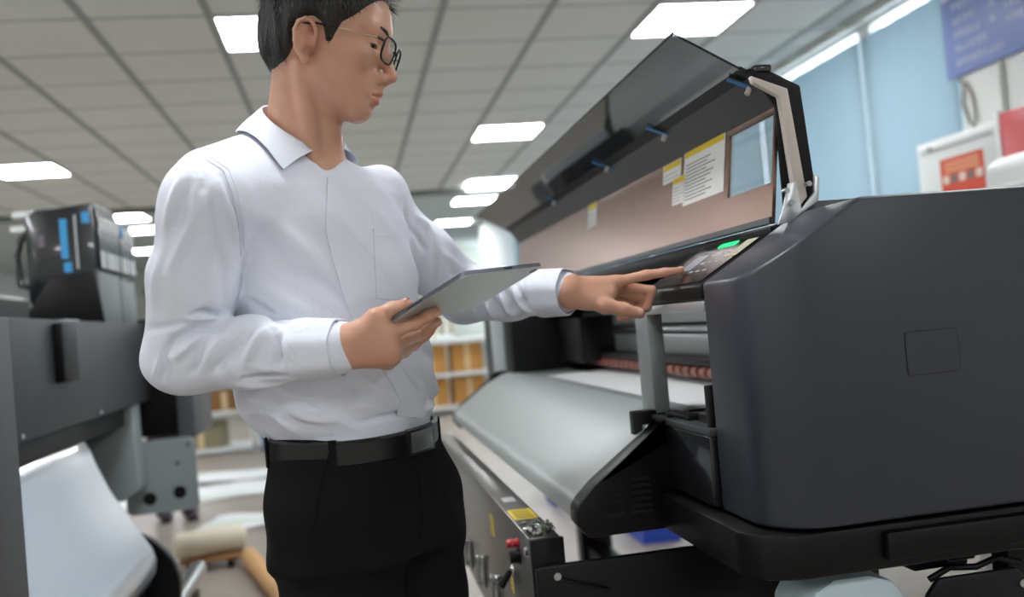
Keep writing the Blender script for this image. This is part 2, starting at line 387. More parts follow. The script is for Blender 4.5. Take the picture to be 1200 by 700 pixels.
box('carriage', (.74, .86), (3.0, 3.3), (1.02, 1.17), M_black, PR, .008)
box('far_inner_housing', (.585, 1.0), (3.42, 3.60), (.982, 1.30), M_black, PR, .005)
box('far_post', (.545, .59), (3.60, 3.66), (.80, 1.30), mat('pale grey post', '#c3cacb', .5), PR, .003)
box('far_end_cover', (.56, 1.2), (3.66, 3.95), (.80, 1.30), M_body, PR, .02)
box('top_deck', (.70, 1.2), (1.40, 3.66), (1.285, 1.30), M_body, PR, .004)
box('fixed_edge', (.672, .70), (1.40, 3.66), (1.262, 1.292), M_blackm, PR, .002)
# --- raised lid
LY0, LY1 = 1.385, 3.68
P0, P1, P2, P3 = np.array([.668, 1.297]), np.array([.693, 1.482]), np.array([.657, 1.532]), np.array([.531, 1.603])
# bronze panel with a window opening: built as four strips round the opening
def on_bp(y, s, off=0):   # s metres up the bronze panel
    t = (P1-P0)/np.linalg.norm(P1-P0); n2 = np.array([-t[1], t[0]]); p = P0+t*s+n2*off; return np.array([p[0], y, p[1]])
BL = np.linalg.norm(P1-P0)
bt = (P1-P0)/BL; BN = np.array([-bt[1], 0, bt[0]]); BU = np.array([bt[0], 0, bt[1]])
bp_o = on_bp(0, 0)
def bp_uv(x, y):
    p = atPlane(x, y, bp_o, BN); return p[1], float(np.dot(p-bp_o, BU))
wc = [bp_uv(*q) for q in ((848, 162), (915, 130), (926, 207), (859, 229))]
wy0, wy1 = (wc[1][0]+wc[2][0])/2, (wc[0][0]+wc[3][0])/2; ws0, ws1 = (wc[2][1]+wc[3][1])/2, (wc[0][1]+wc[1][1])/2
wy0 = max(wy0, LY0+.006)
def bp_box(y0, y1, s0, s1, t0=0.0, t1=-.006):
    V = [on_bp(y, s, t) for y in (y0, y1) for s in (s0, s1) for t in (t0, t1)]
    return V, [(0, 1, 3, 2), (4, 6, 7, 5), (0, 4, 5, 1), (2, 3, 7, 6), (0, 2, 6, 4), (1, 5, 7, 3)]
bpn = mesh_obj('lid_inner_panel', *bev(*merge(bp_box(wy1, LY1, 0, BL), bp_box(LY0, wy0, 0, BL), bp_box(wy0, wy1, 0, ws0), bp_box(wy0, wy1, ws1, BL)), 0), M_brown, PR)
mesh_obj('lid_window', *bp_box(wy0, wy1, ws0, ws1, -.002, -.005), clear_mat('clear acrylic', (.97, .98, .98, 1), 0, .02), bpn)
mesh_obj('lid_lip', *bp_box(LY0, LY1, 0, .010, .004, 0), M_grey, bpn)
# folded grey strip, black band, smoked window
def strip(name, A, B, th, m, y0=LY0, y1=LY1, par=None):
    t = (B-A)/np.linalg.norm(B-A); n2 = np.array([-t[1], t[0]])
    V = [(p[0], y, p[1]) for y in (y0, y1) for p in (A, B, B-n2*th, A-n2*th)]
    Fc = [(0, 1, 2, 3), (7, 6, 5, 4)]+[(i, (i+1) % 4, 4+(i+1) % 4, 4+i) for i in range(4)]
    V, Fc = bev(V, Fc, 0); return mesh_obj(name, V, Fc, m, par or PR)
strip('lid_fold', P1, P2, .006, M_grey)
Pb = P2+(P3-P2)*.16
strip('lid_band', P2, Pb, .006, M_black)
sm = strip('smoked_window', Pb, P3, .004, M_smoke)
strip('smoked_edge', P3-(P3-P2)*.02, P3, .005, M_gloss, par=sm)
# outer skin of the cover
O0, O1, O2 = [atY(*q, LY0-.006)[[0, 2]] for q in ((956, 234), (936, 101), (897, 82))]
for nm, A, B in (('lid_back', O0, O1), ('lid_top', O1, O2)):
    A2, B2 = A, B
    if nm == 'lid_back':
        # leave the opening of the clear window free
        L_ = np.linalg.norm(B-A); t = (B-A)/L_
        def ob(y0, y1, s0, s1):
            n2 = np.array([-t[1], t[0]]); V = []
            for y in (y0, y1):
                for s in (s0, s1):
                    for q in (0, -.004):
                        p = A+t*s+n2*q; V.append((p[0], y, p[1]))
            return V, [(0, 1, 3, 2), (4, 6, 7, 5), (0, 4, 5, 1), (2, 3, 7, 6), (0, 2, 6, 4), (1, 5, 7, 3)]
        mesh_obj(nm, *merge(ob(wy1+.14, LY1, 0, L_), ob(LY0, wy1+.14, L_-.008, L_)), M_black, PR)
    else: strip(nm, A, B, .004, M_black)
# near end frame: black side cheek and beige gasket arm
arm_out = [tuple(O0), tuple(O1), tuple(O2), tuple(P2+np.array([-.01, .010])), tuple(P2+np.array([.0, -.004])), tuple(P1+np.array([-.004, 0])), tuple(P0+np.array([.02, .02]))]
prism('lid_side_cheek', arm_out, LY0-.012, LY0, M_black, PR, .003)
ga = [atY(*q, LY0-.013)[[0, 2]] for q in ((876, 91), (919, 106), (942, 232))]
gb = [atY(*q, LY0-.013)[[0, 2]] for q in ((879, 99), (909, 115), (930, 247))]
prism('gasket_arm', [tuple(p) for p in ga]+[tuple(p) for p in gb[::-1]], LY0-.026, LY0-.012, M_beige, PR, .0025)
# hinge bracket
hb = [atY(*q, LY0-.02)[[0, 2]] for q in ((921, 216), (930, 214), (936, 246), (951, 226), (951, 207), (957, 208), (956, 236), (922, 262), (909, 264), (914, 250))]
prism('hinge_bracket', [tuple(p) for p in hb], LY0-.03, LY0-.024, M_alu, PR, .001)
for q in ((920, 224), (946, 216), (926, 238)):
    p = atY(*q, LY0-.03); tube('hinge_bolt', [p+np.array([0, .004, 0]), p-np.array([0, .008, 0])], .0045, M_steel, PR, 8)
# top corner clip
box('lid_corner_clip', (.655, .685), (LY0-.018, LY0+.02), (1.534, 1.546), M_gloss, PR, .004)
# stickers on the bronze panel
def stick(name, x0, y0, x1, y1, header, rows, hh=.16):
    a, b = bp_uv(x0, y0), bp_uv(x1, y1); yc, s_ = (a[0]+b[0])/2, (a[1]+b[1])/2; W, Hh = abs(a[0]-b[0]), abs(a[1]-b[1])
    o = plate(name, on_bp(yc, s_, .0004), (0, -1, 0), BU, W, Hh, M_sticker, bpn, .0005)
    if header: plate('header', on_bp(yc, s_+Hh*(.5-hh*.6), .001), (0, -1, 0), BU, W*.96, Hh*hh, M_yel, o, .0002)
    for k in range(rows):
        ww = W*random.uniform(.5, .86)
        plate('print_line', on_bp(yc+(W*.88-ww)/2, s_+Hh*(.5-hh*1.35-.06-(k+.5)*(1-hh*1.35-.12)/rows), .001), (0, -1, 0), BU, ww, Hh*.022, M_inkg, o, .0002)
stick('warning_label', 803, 176, 848, 224, True, 11)
stick('warning_label', 789, 211, 803, 236, True, 5, .2)
stick('warning_label', 778, 196, 798, 208, True, 2, .3)
stick('warning_label', 690, 240, 699, 264, True, 3, .25)
# blue tapes on the lid band
tn = np.array([-(Pb-P2)[1], 0, (Pb-P2)[0]]); tn /= np.linalg.norm(tn)
if tn[2] > 0: tn = -tn
td = np.array([(P3-P2)[0], 0, (P3-P2)[1]]); td /= np.linalg.norm(td)
po = np.array([P2[0], 0, P2[1]])
for (a, b) in (((852, 93), (906, 112)), ((757, 150), (803, 166)), ((694, 190), (732, 202)), ((640, 232), (660, 240))):
    pa, pb = atPlane(*a, po, tn, .004), atPlane(*b, po, tn, .004); d = pb-pa; u_ = d/np.linalg.norm(d)
    v_ = np.cross(tn, u_)
    plate('blue_tape', (pa+pb)/2, u_, v_, np.linalg.norm(d), .012, M_tape, PR, .0012)
    c_ = (pa+pb)/2+tn*.001; tube('tape_knob', [c_, c_+tn*.012], .005, M_beige, PR, 8)
# --- stand
for y in (1.60, 3.50):
    box('stand_foot', (.50, 1.15), (y, y+.09), (.06, .13), M_black, PR, .006)
    box('stand_post', (.80, .92), (y, y+.08), (.13, .80), M_black, PR, .006)
    for x in (.56, 1.09): tube('caster', [(x, y+.02, .032), (x, y+.06, .032)], .032, M_black, PR, 16)
box('stand_beam', (.82, .90), (1.68, 3.50), (.20, .30), M_black, PR, .006)
box('chassis', (.56, 1.18), (1.42, 3.60), (.80, .955), M_black, PR, .004)
# --- take-up unit (its own stand, in front of the apron)
TU = thing('take_up_unit', 'brushed steel media take-up control box with switches below the paper apron', 'take-up unit', (.32, 2.5, 0))
TX0, TX1, TY0, TY1, TZ0, TZ1 = .289, .347, 1.70, 3.55, .46, .78
box('housing', (TX0, TX1), (TY0, TY1), (TZ0, TZ1), M_steelb, TU, .002)
box('end_plate', (TX0+.001, TX1+.006), (TY0-.012, TY0), (TZ0, TZ1-.002), M_black, TU, .002)
box('side_arm', (TX0+.004, .86), (TY0-.03, TY0-.012), (.60, .733), M_blackm, TU, .006)
box('arm_foot', (TX0, .50), (TY0-.02, TY0+.05), (0, .05), M_black, TU, .006)
box('arm_leg', (TX0+.005, TX1), (TY0-.01, TY0+.04), (.05, TZ0), M_black, TU, .004)
box('arm_leg', (TX0+.005, TX1), (TY1-.05, TY1), (.0, TZ0), M_black, TU, .004)
tube('arm_bolt', [(.33, TY0-.03, .715), (.33, TY0-.04, .715)], .007, M_steel, TU, 10)
tube('arm_cable', [(.335, TY0-.034, .71), (.36, TY0-.04, .70), (.40, TY0-.04, .688), (.425, TY0-.034, .678)], .0025, M_black, TU, 8)
tube('blue_cap', [(.352, TY0-.03, .64), (.352, TY0-.044, .64)], .017, mat('cyan cap', '#1f8fc0', .4), TU, 16)
FX = (0, -1, 0)
def front_lab(px, w_, h_, rows):
    p = atX(*px, TX0); o = plate('yellow_label', p+np.array([-.0003, 0, 0]), (0, -1, 0), (0, 0, 1), w_, h_, M_yel, TU, .0006)
    for k in range(rows): plate('print_line', p+np.array([-.0012, 0, h_*(.36-.72*k/(rows-1))]), (0, -1, 0), (0, 0, 1), w_*.7, h_*.07, M_ink, o, .0002)
front_lab((577, 616), .052, .045, 5)
front_lab((601, 686), .03, .03, 3)
p = atZ(612, 603, TZ1)
o = plate('yellow_label', (p[0]*0+.318, p[1], TZ1+.0003), (1, 0, 0), (0, 1, 0), .048, .10, M_yel, TU, .0006)
for k in range(5): plate('print_line', (.318, p[1]-.036+.018*k, TZ1+.0012), (1, 0, 0), (0, 1, 0), .036, .006, M_ink, o, .0002)
p = atZ(597, 586, TZ1); plate('grey_label', (.318, p[1], TZ1+.0003), (1, 0, 0), (0, 1, 0), .028, .05, M_alu, TU, .0006)
# screws and terminals heaped on the top near end
for k in range(46):
    x, y = random.uniform(.295, .343), random.uniform(1.71, 1.80); s = random.uniform(.003, .005)
    d = np.array([random.uniform(-1, 1), random.uniform(-1, 1), random.uniform(-.2, .5)]); d /= np.linalg.norm(d)
    c_ = np.array([x, y, TZ1+.004+random.uniform(0, .006)])
    tube('terminal_screw', [c_-d*.006, c_+d*.006], [s, s*.6], random.choice([M_steel, M_steel, M_sticker, mat('green terminal', '#54703a', .4), M_ink]), TU, 6)
# plugs and switches on the front face
def knob(px, r1, l1, m, n=14):
    p = atX(*px, TX0); return tube('switch', [p, p-np.array([l1*.3, 0, 0]), p-np.array([l1, 0, 0])], [r1*1.3, r1, r1*.9], m, TU, n), p
for q in ((600, 637), (607, 636)):
    knob(q, .008, .012, M_red)
knob((609, 652), .013, .020, M_black); knob((618, 647), .009, .006, M_steel)
k_, p = knob((602, 668), .010, .006, M_steel)
tube('toggle', [p-np.array([.006, 0, 0]), p-np.array([.03, 0, .03])], [.006, .009], M_black, TU, 10)
# toggle clamps
for q in ((552, 645), (568, 665), (585, 690)):
    p = atX(*q, TX0)
    cl = box('clamp', (TX0-.008, TX0), (p[1]-.012, p[1]+.012), (p[2]-.05, p[2]+.03), M_steel, TU, .003)
    tube('clamp_lever', [p+np.array([-.012, 0, .028]), p+np.array([-.02, 0, -.04])], .005, M_steel, cl, 10)
    tube('clamp_pin', [p+np.array([-.013, -.014, .026]), p+np.array([-.013, .014, .026])], .006, M_steel, cl, 10)
    tube('clamp_pin', [p+np.array([-.013, -.014, -.035]), p+np.array([-.013, .014, -.035])], .006, M_steel, cl, 10)
# --- items under the end cover
WB = thing('waste_bottle', 'pale translucent waste ink bottle under the right end of the printer', 'bottle', (.68, 1.30, .52))
M_hdpe = mat('pale hdpe', '#b9cad1', .45)
pb_ = atY(985, 688, 1.30)
prism('bottle_body', [(.605, .53), (.745, .53), (.755, .55), (.755, .735), (.735, .762), (.70, .775), (.645, .775), (.615, .76), (.597, .735), (.597, .55)], 1.245, 1.355, M_hdpe, WB, .016)
tube('spout', [(.668, 1.30, .770), (.668, 1.30, .789)], [.012, .010], M_hdpe, WB, 14)
tube('cap', [(.70, 1.30, .772), (.70, 1.30, .785)], [.02, .018], M_hdpe, WB, 14)
HB = PR
box('holder_shelf', (.56, 1.05), (1.24, 1.36), (.50, .528), M_blackm, HB, .004)
prism('holder_wing', [(.78, .528), (.78, .735), (.80, .757), (.925, .757), (.945, .735), (.945, .528)], 1.235, 1.245, M_blackm, HB, .003)
box('hanger', (.96, 1.0), (1.30, 1.34), (.528, .79), M_black, HB, .003)
box('connector_box', (.79, .88), (1.28, 1.33), (.757, .79), M_black, HB, .004)
pl = plate('rating_plate', (.868, 1.2795, .776), (1, 0, 0), (0, 0, 1), .045, .022, M_inkg, HB, .0006, .003)
plate('rating_plate_field', (.868, 1.2788, .776), (1, 0, 0), (0, 0, 1), .042, .019, M_black, HB, .0004, .002)
tube('holder_bolt', [(.93, 1.236, .735), (.93, 1.23, .735)], .006, M_steel, HB, 10)
tube('cable', [(.80, 1.26, .75), (.83, 1.255, .765), (.87, 1.25, .762), (.91, 1.255, .77), (.95, 1.26, .755)], .005, M_black, HB, 8)
# ------------------------------------------------------------------ left printer
M_lbody = mat('charcoal painted metal', '#383b3f', .5, metal=.15, bump=.04, bscale=500)
M_lgrey = mat('light grey bracket', '#9aa5a6', .5)
M_film = mat('glossy white film', '#bcc1c9', .16, coat=.5, bump=.25, bscale=7, spec=.6)
M_hole = mat('hole', '#060606', .9)
LP = thing('film_printer', 'charcoal wide-format printer with glossy white film hanging from it, at the left', 'printer', (-1.15, 3.3, 0))
hx, hz = float(atY(28, 600, 2.05)[0]), float(atY(5, 372, 2.05)[2])
box('near_housing', (-1.45, hx), (1.62, 2.05), (0, hz), M_lbody, LP, .006)
box('stand_foot', (-1.45, hx+.02), (1.70, 1.95), (0, .03), M_black, LP, .004)
fa = box('fascia', (-.90, -.853), (2.053, 4.2), (.975, 1.30), M_lbody, LP, .004)
box('fascia_handle', (-.853, -.825), (2.93, 3.08), (1.112, 1.288), M_black, fa, .004)
box('top_edge_strip', (-.90, -.86), (3.1, 3.25), (1.30, 1.304), M_alu, fa, .001)
for y in (2.62, 3.4): tube('screw', [(-.853, y, .99), (-.849, y, .99)], .007, M_alu, fa, 8)
box('top_deck', (-1.45, -.90), (2.053, 4.2), (1.26, 1.296), M_black, LP, .003)
box('inner_back', (-1.45, -1.40), (2.053, 4.6), (.30, 1.26), M_black, LP, 0)
box('under_rail', (-1.1, -.90), (2.053, 4.2), (.90, .965), M_black, LP, .004)
fh = box('far_housing', (-1.45, -.755), (4.2, 4.75), (.82, 1.32), M_black, LP, .006)
box('housing_stripe', (-.75, -.68), (4.205, 4.7), (.80, 1.32), mat('mid grey stripe', '#5b5e61', .5), LP, .003)
pl_ = []
c0 = np.array([-.812, 4.10, .665])
bp = plate('bracket_plate', c0, (1, 0, 0), (0, 0, 1), .285, .30, M_lgrey, LP, .012, .03, 6)
for q in ((176, 585), (211, 577)):
    p = atY(*q, 4.087); tube('bracket_hole', [p+np.array([0, .002, 0]), p-np.array([0, .002, 0])], .026, M_hole, bp, 18)
for q in ((165, 549), (208, 543), (175, 516), (220, 521)):
    p = atY(*q, 4.087); tube('bracket_screw', [p+np.array([0, .002, 0]), p-np.array([0, .003, 0])], .008, M_grey, bp, 8)
prism('bracket_arm', [(-1.30, .95), (-1.02, .95), (-.99, 1.0), (-.87, 1.02), (-.865, .64), (-.93, .60), (-1.02, .62), (-1.03, .70), (-1.30, .72)], 3.92, 4.06, M_lgrey, LP, .006)
# film: out under the fascia, bulging forward and down to the take-up roll
fp = [(-1.06, .86), (-1.0, .905), (-.95, .918), (-.915, .905), (-.893, .865), (-.875, .81), (-.845, .735), (-.80, .65), (-.755, .575), (-.72, .515), (-.708, .475), (-.715, .43), (-.745, .385), (-.79, .34), (-.84, .30)]
sheet('film', fp, 2.08, 3.38, .0012, M_film, LP)
tube('take_up_roll', [(-.93, 2.06, .30), (-.93, 3.4, .30)], .12, M_film, LP, 32)
tube('roll_flange', [(-.86, 3.45, .36), (-.86, 3.49, .36)], .21, M_black, LP, 40)
tube('take_up_shaft', [(-.715, 2.06, .242), (-.715, 4.2, .242)], .036, M_steel, LP, 24)
tube('shaft_end', [(-.715, 4.2, .242), (-.715, 4.22, .242)], .028, M_black, LP, 24)
box('shaft_block', (-.95, -.68), (3.9, 4.0), (.05, .21), M_black, LP, .006)
for y in (4.4,):
    box('stand_foot', (-1.45, -.80), (y, y+.12), (0, .07), M_black, LP, .006)
box('stand_post', (-1.25, -1.1), (4.4, 4.52), (.07, .82), M_black, LP, .006)
box('rear_lid', (-2.1, -1.42), (2.2, 4.6), (1.26, 1.46), M_black, LP, .01)
box('rear_lid_trim', (-2.08, -1.43), (2.25, 4.55), (1.46, 1.472), M_white, LP, .002)
# ink rack standing on it
IR = thing('ink_cartridge_rack', 'black ink cartridge rack with blue labels standing on the left printer', 'ink rack', (-.99, 3.9, 1.30))
M_rack = mat('glossy black rack', '#1c1f24', .25, coat=.4)
M_rackl = mat('blue label', '#3fa2dc', .5)
M_lg2 = mat('rack grey panel', '#7d8384', .5)
RX0, RX1, RY0, RYM, RY1 = -1.115, -.882, 3.60, 3.93, 4.2
prism('side_plate', [(RX0, 1.40), (RX0, 1.70), (RX0+.02, 1.715), (RX1-.03, 1.735), (RX1, 1.735), (RX1, 1.296), (RX0+.05, 1.296)], RY0, RY0+.02, M_rack, IR, .004)
prism('lower_plate', [(RX0+.0, 1.296), (RX0+.0, 1.36), (RX0+.075, 1.47), (RX1, 1.49), (RX1+.02, 1.296)], RY0-.02, RY0-.002, M_black, IR, .003)
box('module', (RX0, RX1-.01), (RY0+.02, RYM-.01), (1.296, 1.728), M_rack, IR, .004)
box('module', (RX0, RX1-.01), (RYM+.01, RY1), (1.296, 1.70), M_rack, IR, .004)
box('lower_panel', (RX1-.012, RX1+.004), (RY0+.022, RYM-.012), (1.30, 1.49), M_lg2, IR, .004)
box('lower_panel', (RX1-.012, RX1+.004), (RYM+.012, RY1-.01), (1.30, 1.475), M_lg2, IR, .004)
for y0, n_, zt in ((RY0+.03, 5, 1.722), (RYM+.02, 4, 1.695)):
    for k in range(n_):
        yy = y0+.06*k
        ct = box('cartridge', (RX1-.014, RX1+.012), (yy, yy+.05), (1.50, zt), M_rack, IR, .005)
        box('cartridge_tag', (RX1+.012, RX1+.014), (yy+.008, yy+.042), (1.505, 1.565), M_white if (k+int(zt*10)) % 3 else M_alu, ct, 0)
        box('cartridge_tag', (RX1+.012, RX1+.014), (yy+.010, yy+.040), (1.645, 1.69), M_rackl if k == 0 and zt < 1.71 else M_white, ct, 0)
        tube('cartridge_knob', [(RX1, yy+.025, zt-.006), (RX1, yy+.025, zt+.018)], .009, M_steel, ct, 8)
def rl(x0, y0, x1, y1, m, nm='blue_label'):
    a, b = atY(x0, y0, RY0), atY(x1, y1, RY0); c = (a+b)/2
    return plate(nm, (c[0], RY0-.0005, c[2]), (1, 0, 0), (0, 0, 1), abs(a[0]-b[0]), abs(a[2]-b[2]), m, IR, .0015)
rl(69, 257, 81, 303, M_rackl); rl(75, 308, 85, 319, M_rackl); rl(95, 249, 105, 261, M_rackl); rl(86, 252, 93, 315, M_alu, 'metal_strip')
rl(44, 275, 53, 290, mat('faded label', '#6f6670', .5), 'faded_label')
hp = [atY(*q, RY0+.03) for q in ((38, 270), (24, 282), (20, 300), (25, 335), (38, 338))]
tube('handle', hp, .012, M_rack, IR, 10)
for q in ((30, 253), (28, 270)):
    p = atY(*q, RY0+.03); box('handle_clip', (p[0]-.04, p[0]+.03), (RY0+.0, RY0+.05), (p[2]-.012, p[2]+.012), M_white, IR, .005)
# ------------------------------------------------------------------ right wall furniture
M_sign = mat('blue notice', '#7688bd', .5, var=.06, vscale=2)
M_signb = mat('pale blue lettering', '#d9e0f0', .6)
M_signw = mat('pale notice header', '#dde1ec', .6)
NB = thing('notice_board', 'blue notice board with pale rows of lettering high on the white wall', 'notice board', (XR-.02, 4.0, 2.25))
SY0, SY1, SZ0, SZ1 = 3.35, 4.47, 2.245, 2.80
box('board', (XR-.025, XR-.003), (SY0, SY1), (SZ0, SZ1), M_sign, NB, .003)
box('header_band', (XR-.0265, XR-.025), (3.9, SY1-.01), (2.655, SZ1-.02), M_signw, NB, 0)
def glyph_row(y, z, n, h, m, par):
    for k in range(n):
        g = []
        yy = y-k*h*1.15
        for q in range(random.choice((3, 4))):
            if random.random() < .5: g.append(boxg((XR-.0272, XR-.0262), (yy-h*.9, yy), (z+h*.25*q, z+h*.25*q+h*.15)))
            else:
                o_ = yy-h*random.uniform(.1, .7); g.append(boxg((XR-.0272, XR-.0262), (o_-h*.16, o_), (z, z+h)))
        mesh_obj('glyph', *merge(*g), m, par)
glyph_row(4.43, 2.685, 8, .05, M_sign, NB)
for r_, (n1, n2) in enumerate(((6, 4), (4, 1), (5, 1), (6, 0), (9, 0))):
    z = 2.585-.073*r_
    glyph_row(4.38, z, n1, .036, M_signb, NB)
    if n2: glyph_row(4.10, z, n2, .036, M_signb, NB)
glyph_row(4.0, 2.47, 4, .036, M_signb, NB); glyph_row(3.99, 2.40, 6, .036, M_signb, NB)
CBN = thing('electrical_cabinet', 'white electrical cabinet with an orange-red safety label beside the blind', 'cabinet', (3.12, 4.1, 1.35))
cy1 = 4.46
box('body', (3.0, XR-.001), (3.80, cy1), (1.30, 1.905), M_white, CBN, .006)
dr = box('door', (2.985, 3.0), (3.83, cy1-.03), (1.33, 1.88), mat('cabinet door grey', '#cdd2d0', .5), CBN, .004)
box('door_frame', (2.98, 2.986), (3.86, cy1-.06), (1.845, 1.862), mat('door recess', '#aeb5b2', .6), dr, .001)
l0, l1 = atX(1101, 190, 2.984), atX(1152, 178, 2.984); lw_ = abs(l0[1]-l1[1]); lc = (l0[1]+l1[1])/2; lt = (l0[2]+l1[2])/2+.012; lh = .19
lb = plate('safety_label', (2.9845, lc, lt-lh/2), (0, -1, 0), (0, 0, 1), lw_, lh, mat('orange red label', '#c8452c', .5), dr, .0006)
for k in range(5): plate('label_picture', (2.9838, lc+lw_*(.38-.19*k), lt-.105), (0, -1, 0), (0, 0, 1), lw_*.14, .04, mat('picture dark', '#6d6f68', .6) if k % 2 else mat('picture pale', '#d5cabc', .6), lb, .0004)
for k in range(3): plate('label_text', (2.9838, lc, lt-.025-.02*k), (0, -1, 0), (0, 0, 1), lw_*.8, .008, mat('label text', '#e7b98a', .6), lb, .0004)
tube('door_lock', [(2.985, 4.32, 1.86), (2.972, 4.32, 1.86)], .014, M_steel, dr, 12)
FB = thing('fire_hose_box', 'red fire equipment box on the wall at the right edge', 'fire box', (3.1, 3.5, 1.2))
box('box', (2.96, XR-.001), (3.2, 3.775), (1.2, 1.92), M_red, FB, .01)
box('box_door', (2.95, 2.96), (3.23, 3.745), (1.23, 1.89), M_red, FB, .004)
box('box_edge', (2.955, XR-.001), (3.777, 3.798), (1.2, 1.93), M_white, FB, .003)
tag(tube('wall_cable', [(XR-.012, 4.40, 2.243), (XR-.014, 4.36, 2.19), (XR-.014, 4.385, 2.10), (XR-.014, 4.34, 1.99), (XR-.014, 4.31, 1.965), (XR-.014, 4.29, 2.0), (XR-.014, 4.30, 2.12), (XR-.013, 4.345, 2.2)], .007, mat('brown cable', '#8d8676', .6), n=8), 'brown cable looped on the wall under the blue notice board', 'cable')
tag(tube('conduit', [(XR-.014, 4.08, 2.243), (XR-.014, 4.08, 1.93)], .012, M_wallb, n=10), 'thin grey conduit running from the notice board down to the cabinet', 'conduit')
WT = thing('work_table', 'plain white work table standing behind the right printer', 'table', (2.2, 3.0, 0))
box('table_top', (1.9, 2.5), (2.3, 3.5), (1.06, 1.10), M_white, WT, .004)
for x in (1.94, 2.46):
    for y in (2.34, 3.46): box('leg', (x-.02, x+.02), (y-.02, y+.02), (0, 1.06), M_alu, WT, .002)
tb = thing('plastic_tub', 'white rounded plastic tub showing above the right printer', 'tub', (2.15, 2.8, 1.10))
prism('tub_body', [(1.95, 2.32), (2.35, 2.32), (2.35, 2.60), (1.95, 2.60)], 1.10, 1.545, M_white, tb, .05, axis='z', seg=4)
box('tub_rim', (1.944, 2.356), (2.314, 2.606), (1.44, 1.455), M_white, tb, .006)
# ------------------------------------------------------------------ far room
M_card = mat('brown cardboard', '#c08a4a', .85, var=.08, vscale=4)
M_card2 = mat('dark cardboard', '#8a6339', .85, var=.08, vscale=4)
M_rail = mat('white rack rail', '#d9dedd', .5)
M_floorpaper = mat('printed sheet', '#e6eaec', .55, var=.05, vscale=6)
def carton(x, y, z, wx, wy, h, label, m=None, group='cardboard cartons in the far room'):
    t = thing('carton', label, 'carton', (x, y, z), group)
    box('box', (x-wx/2, x+wx/2), (y-wy/2, y+wy/2), (z, z+h), m or M_card, t, .006)
    box('tape_strip', (x-.03, x+.03), (y-wy/2-.002, y-wy/2-.0005), (z+.01, z+h-.01), mat('packing tape', '#d8c096', .3), t, 0)
    box('lid_seam', (x-wx/2+.01, x+wx/2-.01), (y-.006, y+.006), (z+h, z+h+.002), M_card2, t, 0)
def rack(name, label, x0, x1, y0, y1, lev, top=None):
    t = thing(name, label, 'shelf', ((x0+x1)/2, (y0+y1)/2, 0))
    H_ = lev[-1]
    for x in (x0, x1):
        for y in (y0, y1): box('upright', (x-.03, x+.03), (y-.03, y+.03), (0, H_-.041), M_rail, t, .004)
    for z in lev: box('shelf_board', (x0-.03, x1+.03), (y0-.03, y1+.03), (z-.04, z), M_rail, t, .004)
    return t
rack('storage_rack', 'white storage table with cardboard cartons under it, past the printer apron', .70, 1.85, 12.4, 13.2, [.12, .55, 1.0])
k = 0
for zz, hh, nm in ((.12, .36, 'bottom'), (.55, .38, 'upper')):
    for q, xx in enumerate((1.03, 1.52)):
        carton(xx, 12.78, zz, .42, .5, hh, 'brown carton on the %s shelf of the far white table, %s side' % (nm, ('left', 'right')[q])); k += 1
carton(1.1, 12.8, 1.0, .55, .5, .06, 'flat pale carton lying on top of the far white table', M_rail)
rack('storage_rack', 'low white rack with brown cartons left behind the man\'s waist', -2.1, -1.12, 10.7, 11.3, [.06, .46, .86])
carton(-1.85, 11.0, .46, .36, .4, .26, 'brown carton on the middle shelf of the low rack, left'); carton(-1.42, 11.0, .46, .40, .4, .22, 'brown carton on the middle shelf of the low rack, right', M_card2)
carton(-1.7, 11.0, .06, .5, .4, .28, 'dark carton on the bottom shelf of the low rack', mat('olive carton', '#8b8468', .8)); carton(-1.6, 11.0, .86, .6, .4, .2, 'brown carton on top of the low rack')
bb = thing('blue_board', 'blue board leaning against the low rack behind the man\'s hip', 'board', (-.86, 10.4, 0))
box('panel', (-1.0, -.8), (10.4, 10.44), (.0, 1.15), mat('deep blue board', '#2c4f92', .5), bb, .006, rot=rotax((0, 1, 0), -.12), piv=(-.9, 10.42, 0)); box('board_edge', (-.815, -.785), (10.395, 10.445), (.0, 1.15), M_rail, bb, .004, rot=rotax((0, 1, 0), -.12), piv=(-.9, 10.42, 0))
# sheets of print on the floor
def sheet_on_floor(cx, cy, wx, wy, ang, z, label, stripe):
    R_ = rotz(ang); n = 10; V = []
    for i in range(n):
        for j in range(n):
            p = R_ @ np.array([(i/(n-1)-.5)*wx, (j/(n-1)-.5)*wy, 0]); V.append((cx+p[0], cy+p[1], z+.012*(.5+.5*math.sin(i*1.1+j*.7))))
    Fc = [(i*n+j, (i+1)*n+j, (i+1)*n+j+1, i*n+j+1) for i in range(n-1) for j in range(n-1)]
    t = thing('printed_sheet', label, 'paper', (cx, cy, z), 'printed sheets on the floor')
    mesh_obj('sheet', V, Fc, M_floorpaper, t, smooth=180)
    V2 = [(v[0], v[1], v[2]+.002) for v in V]; sel = [f for q, f in enumerate(Fc) if (q % 9) in stripe]
    mesh_obj('print_band', V2, sel, mat('pale print', '#cfe0cf', .6), t, smooth=180)
sheet_on_floor(-1.35, 7.9, 1.3, .8, .1, .002, 'white printed sheet spread on the floor, farthest of the sheets', (1,))
sheet_on_floor(-.95, 8.7, 1.2, .6, -.1, .016, 'second white sheet on the floor beside the man\'s trousers', (7,))
sheet_on_floor(-.75, 6.5, .6, .5, -.2, .003, 'greyish sheet on the floor, nearest to the wrapped roll', (3, 4))
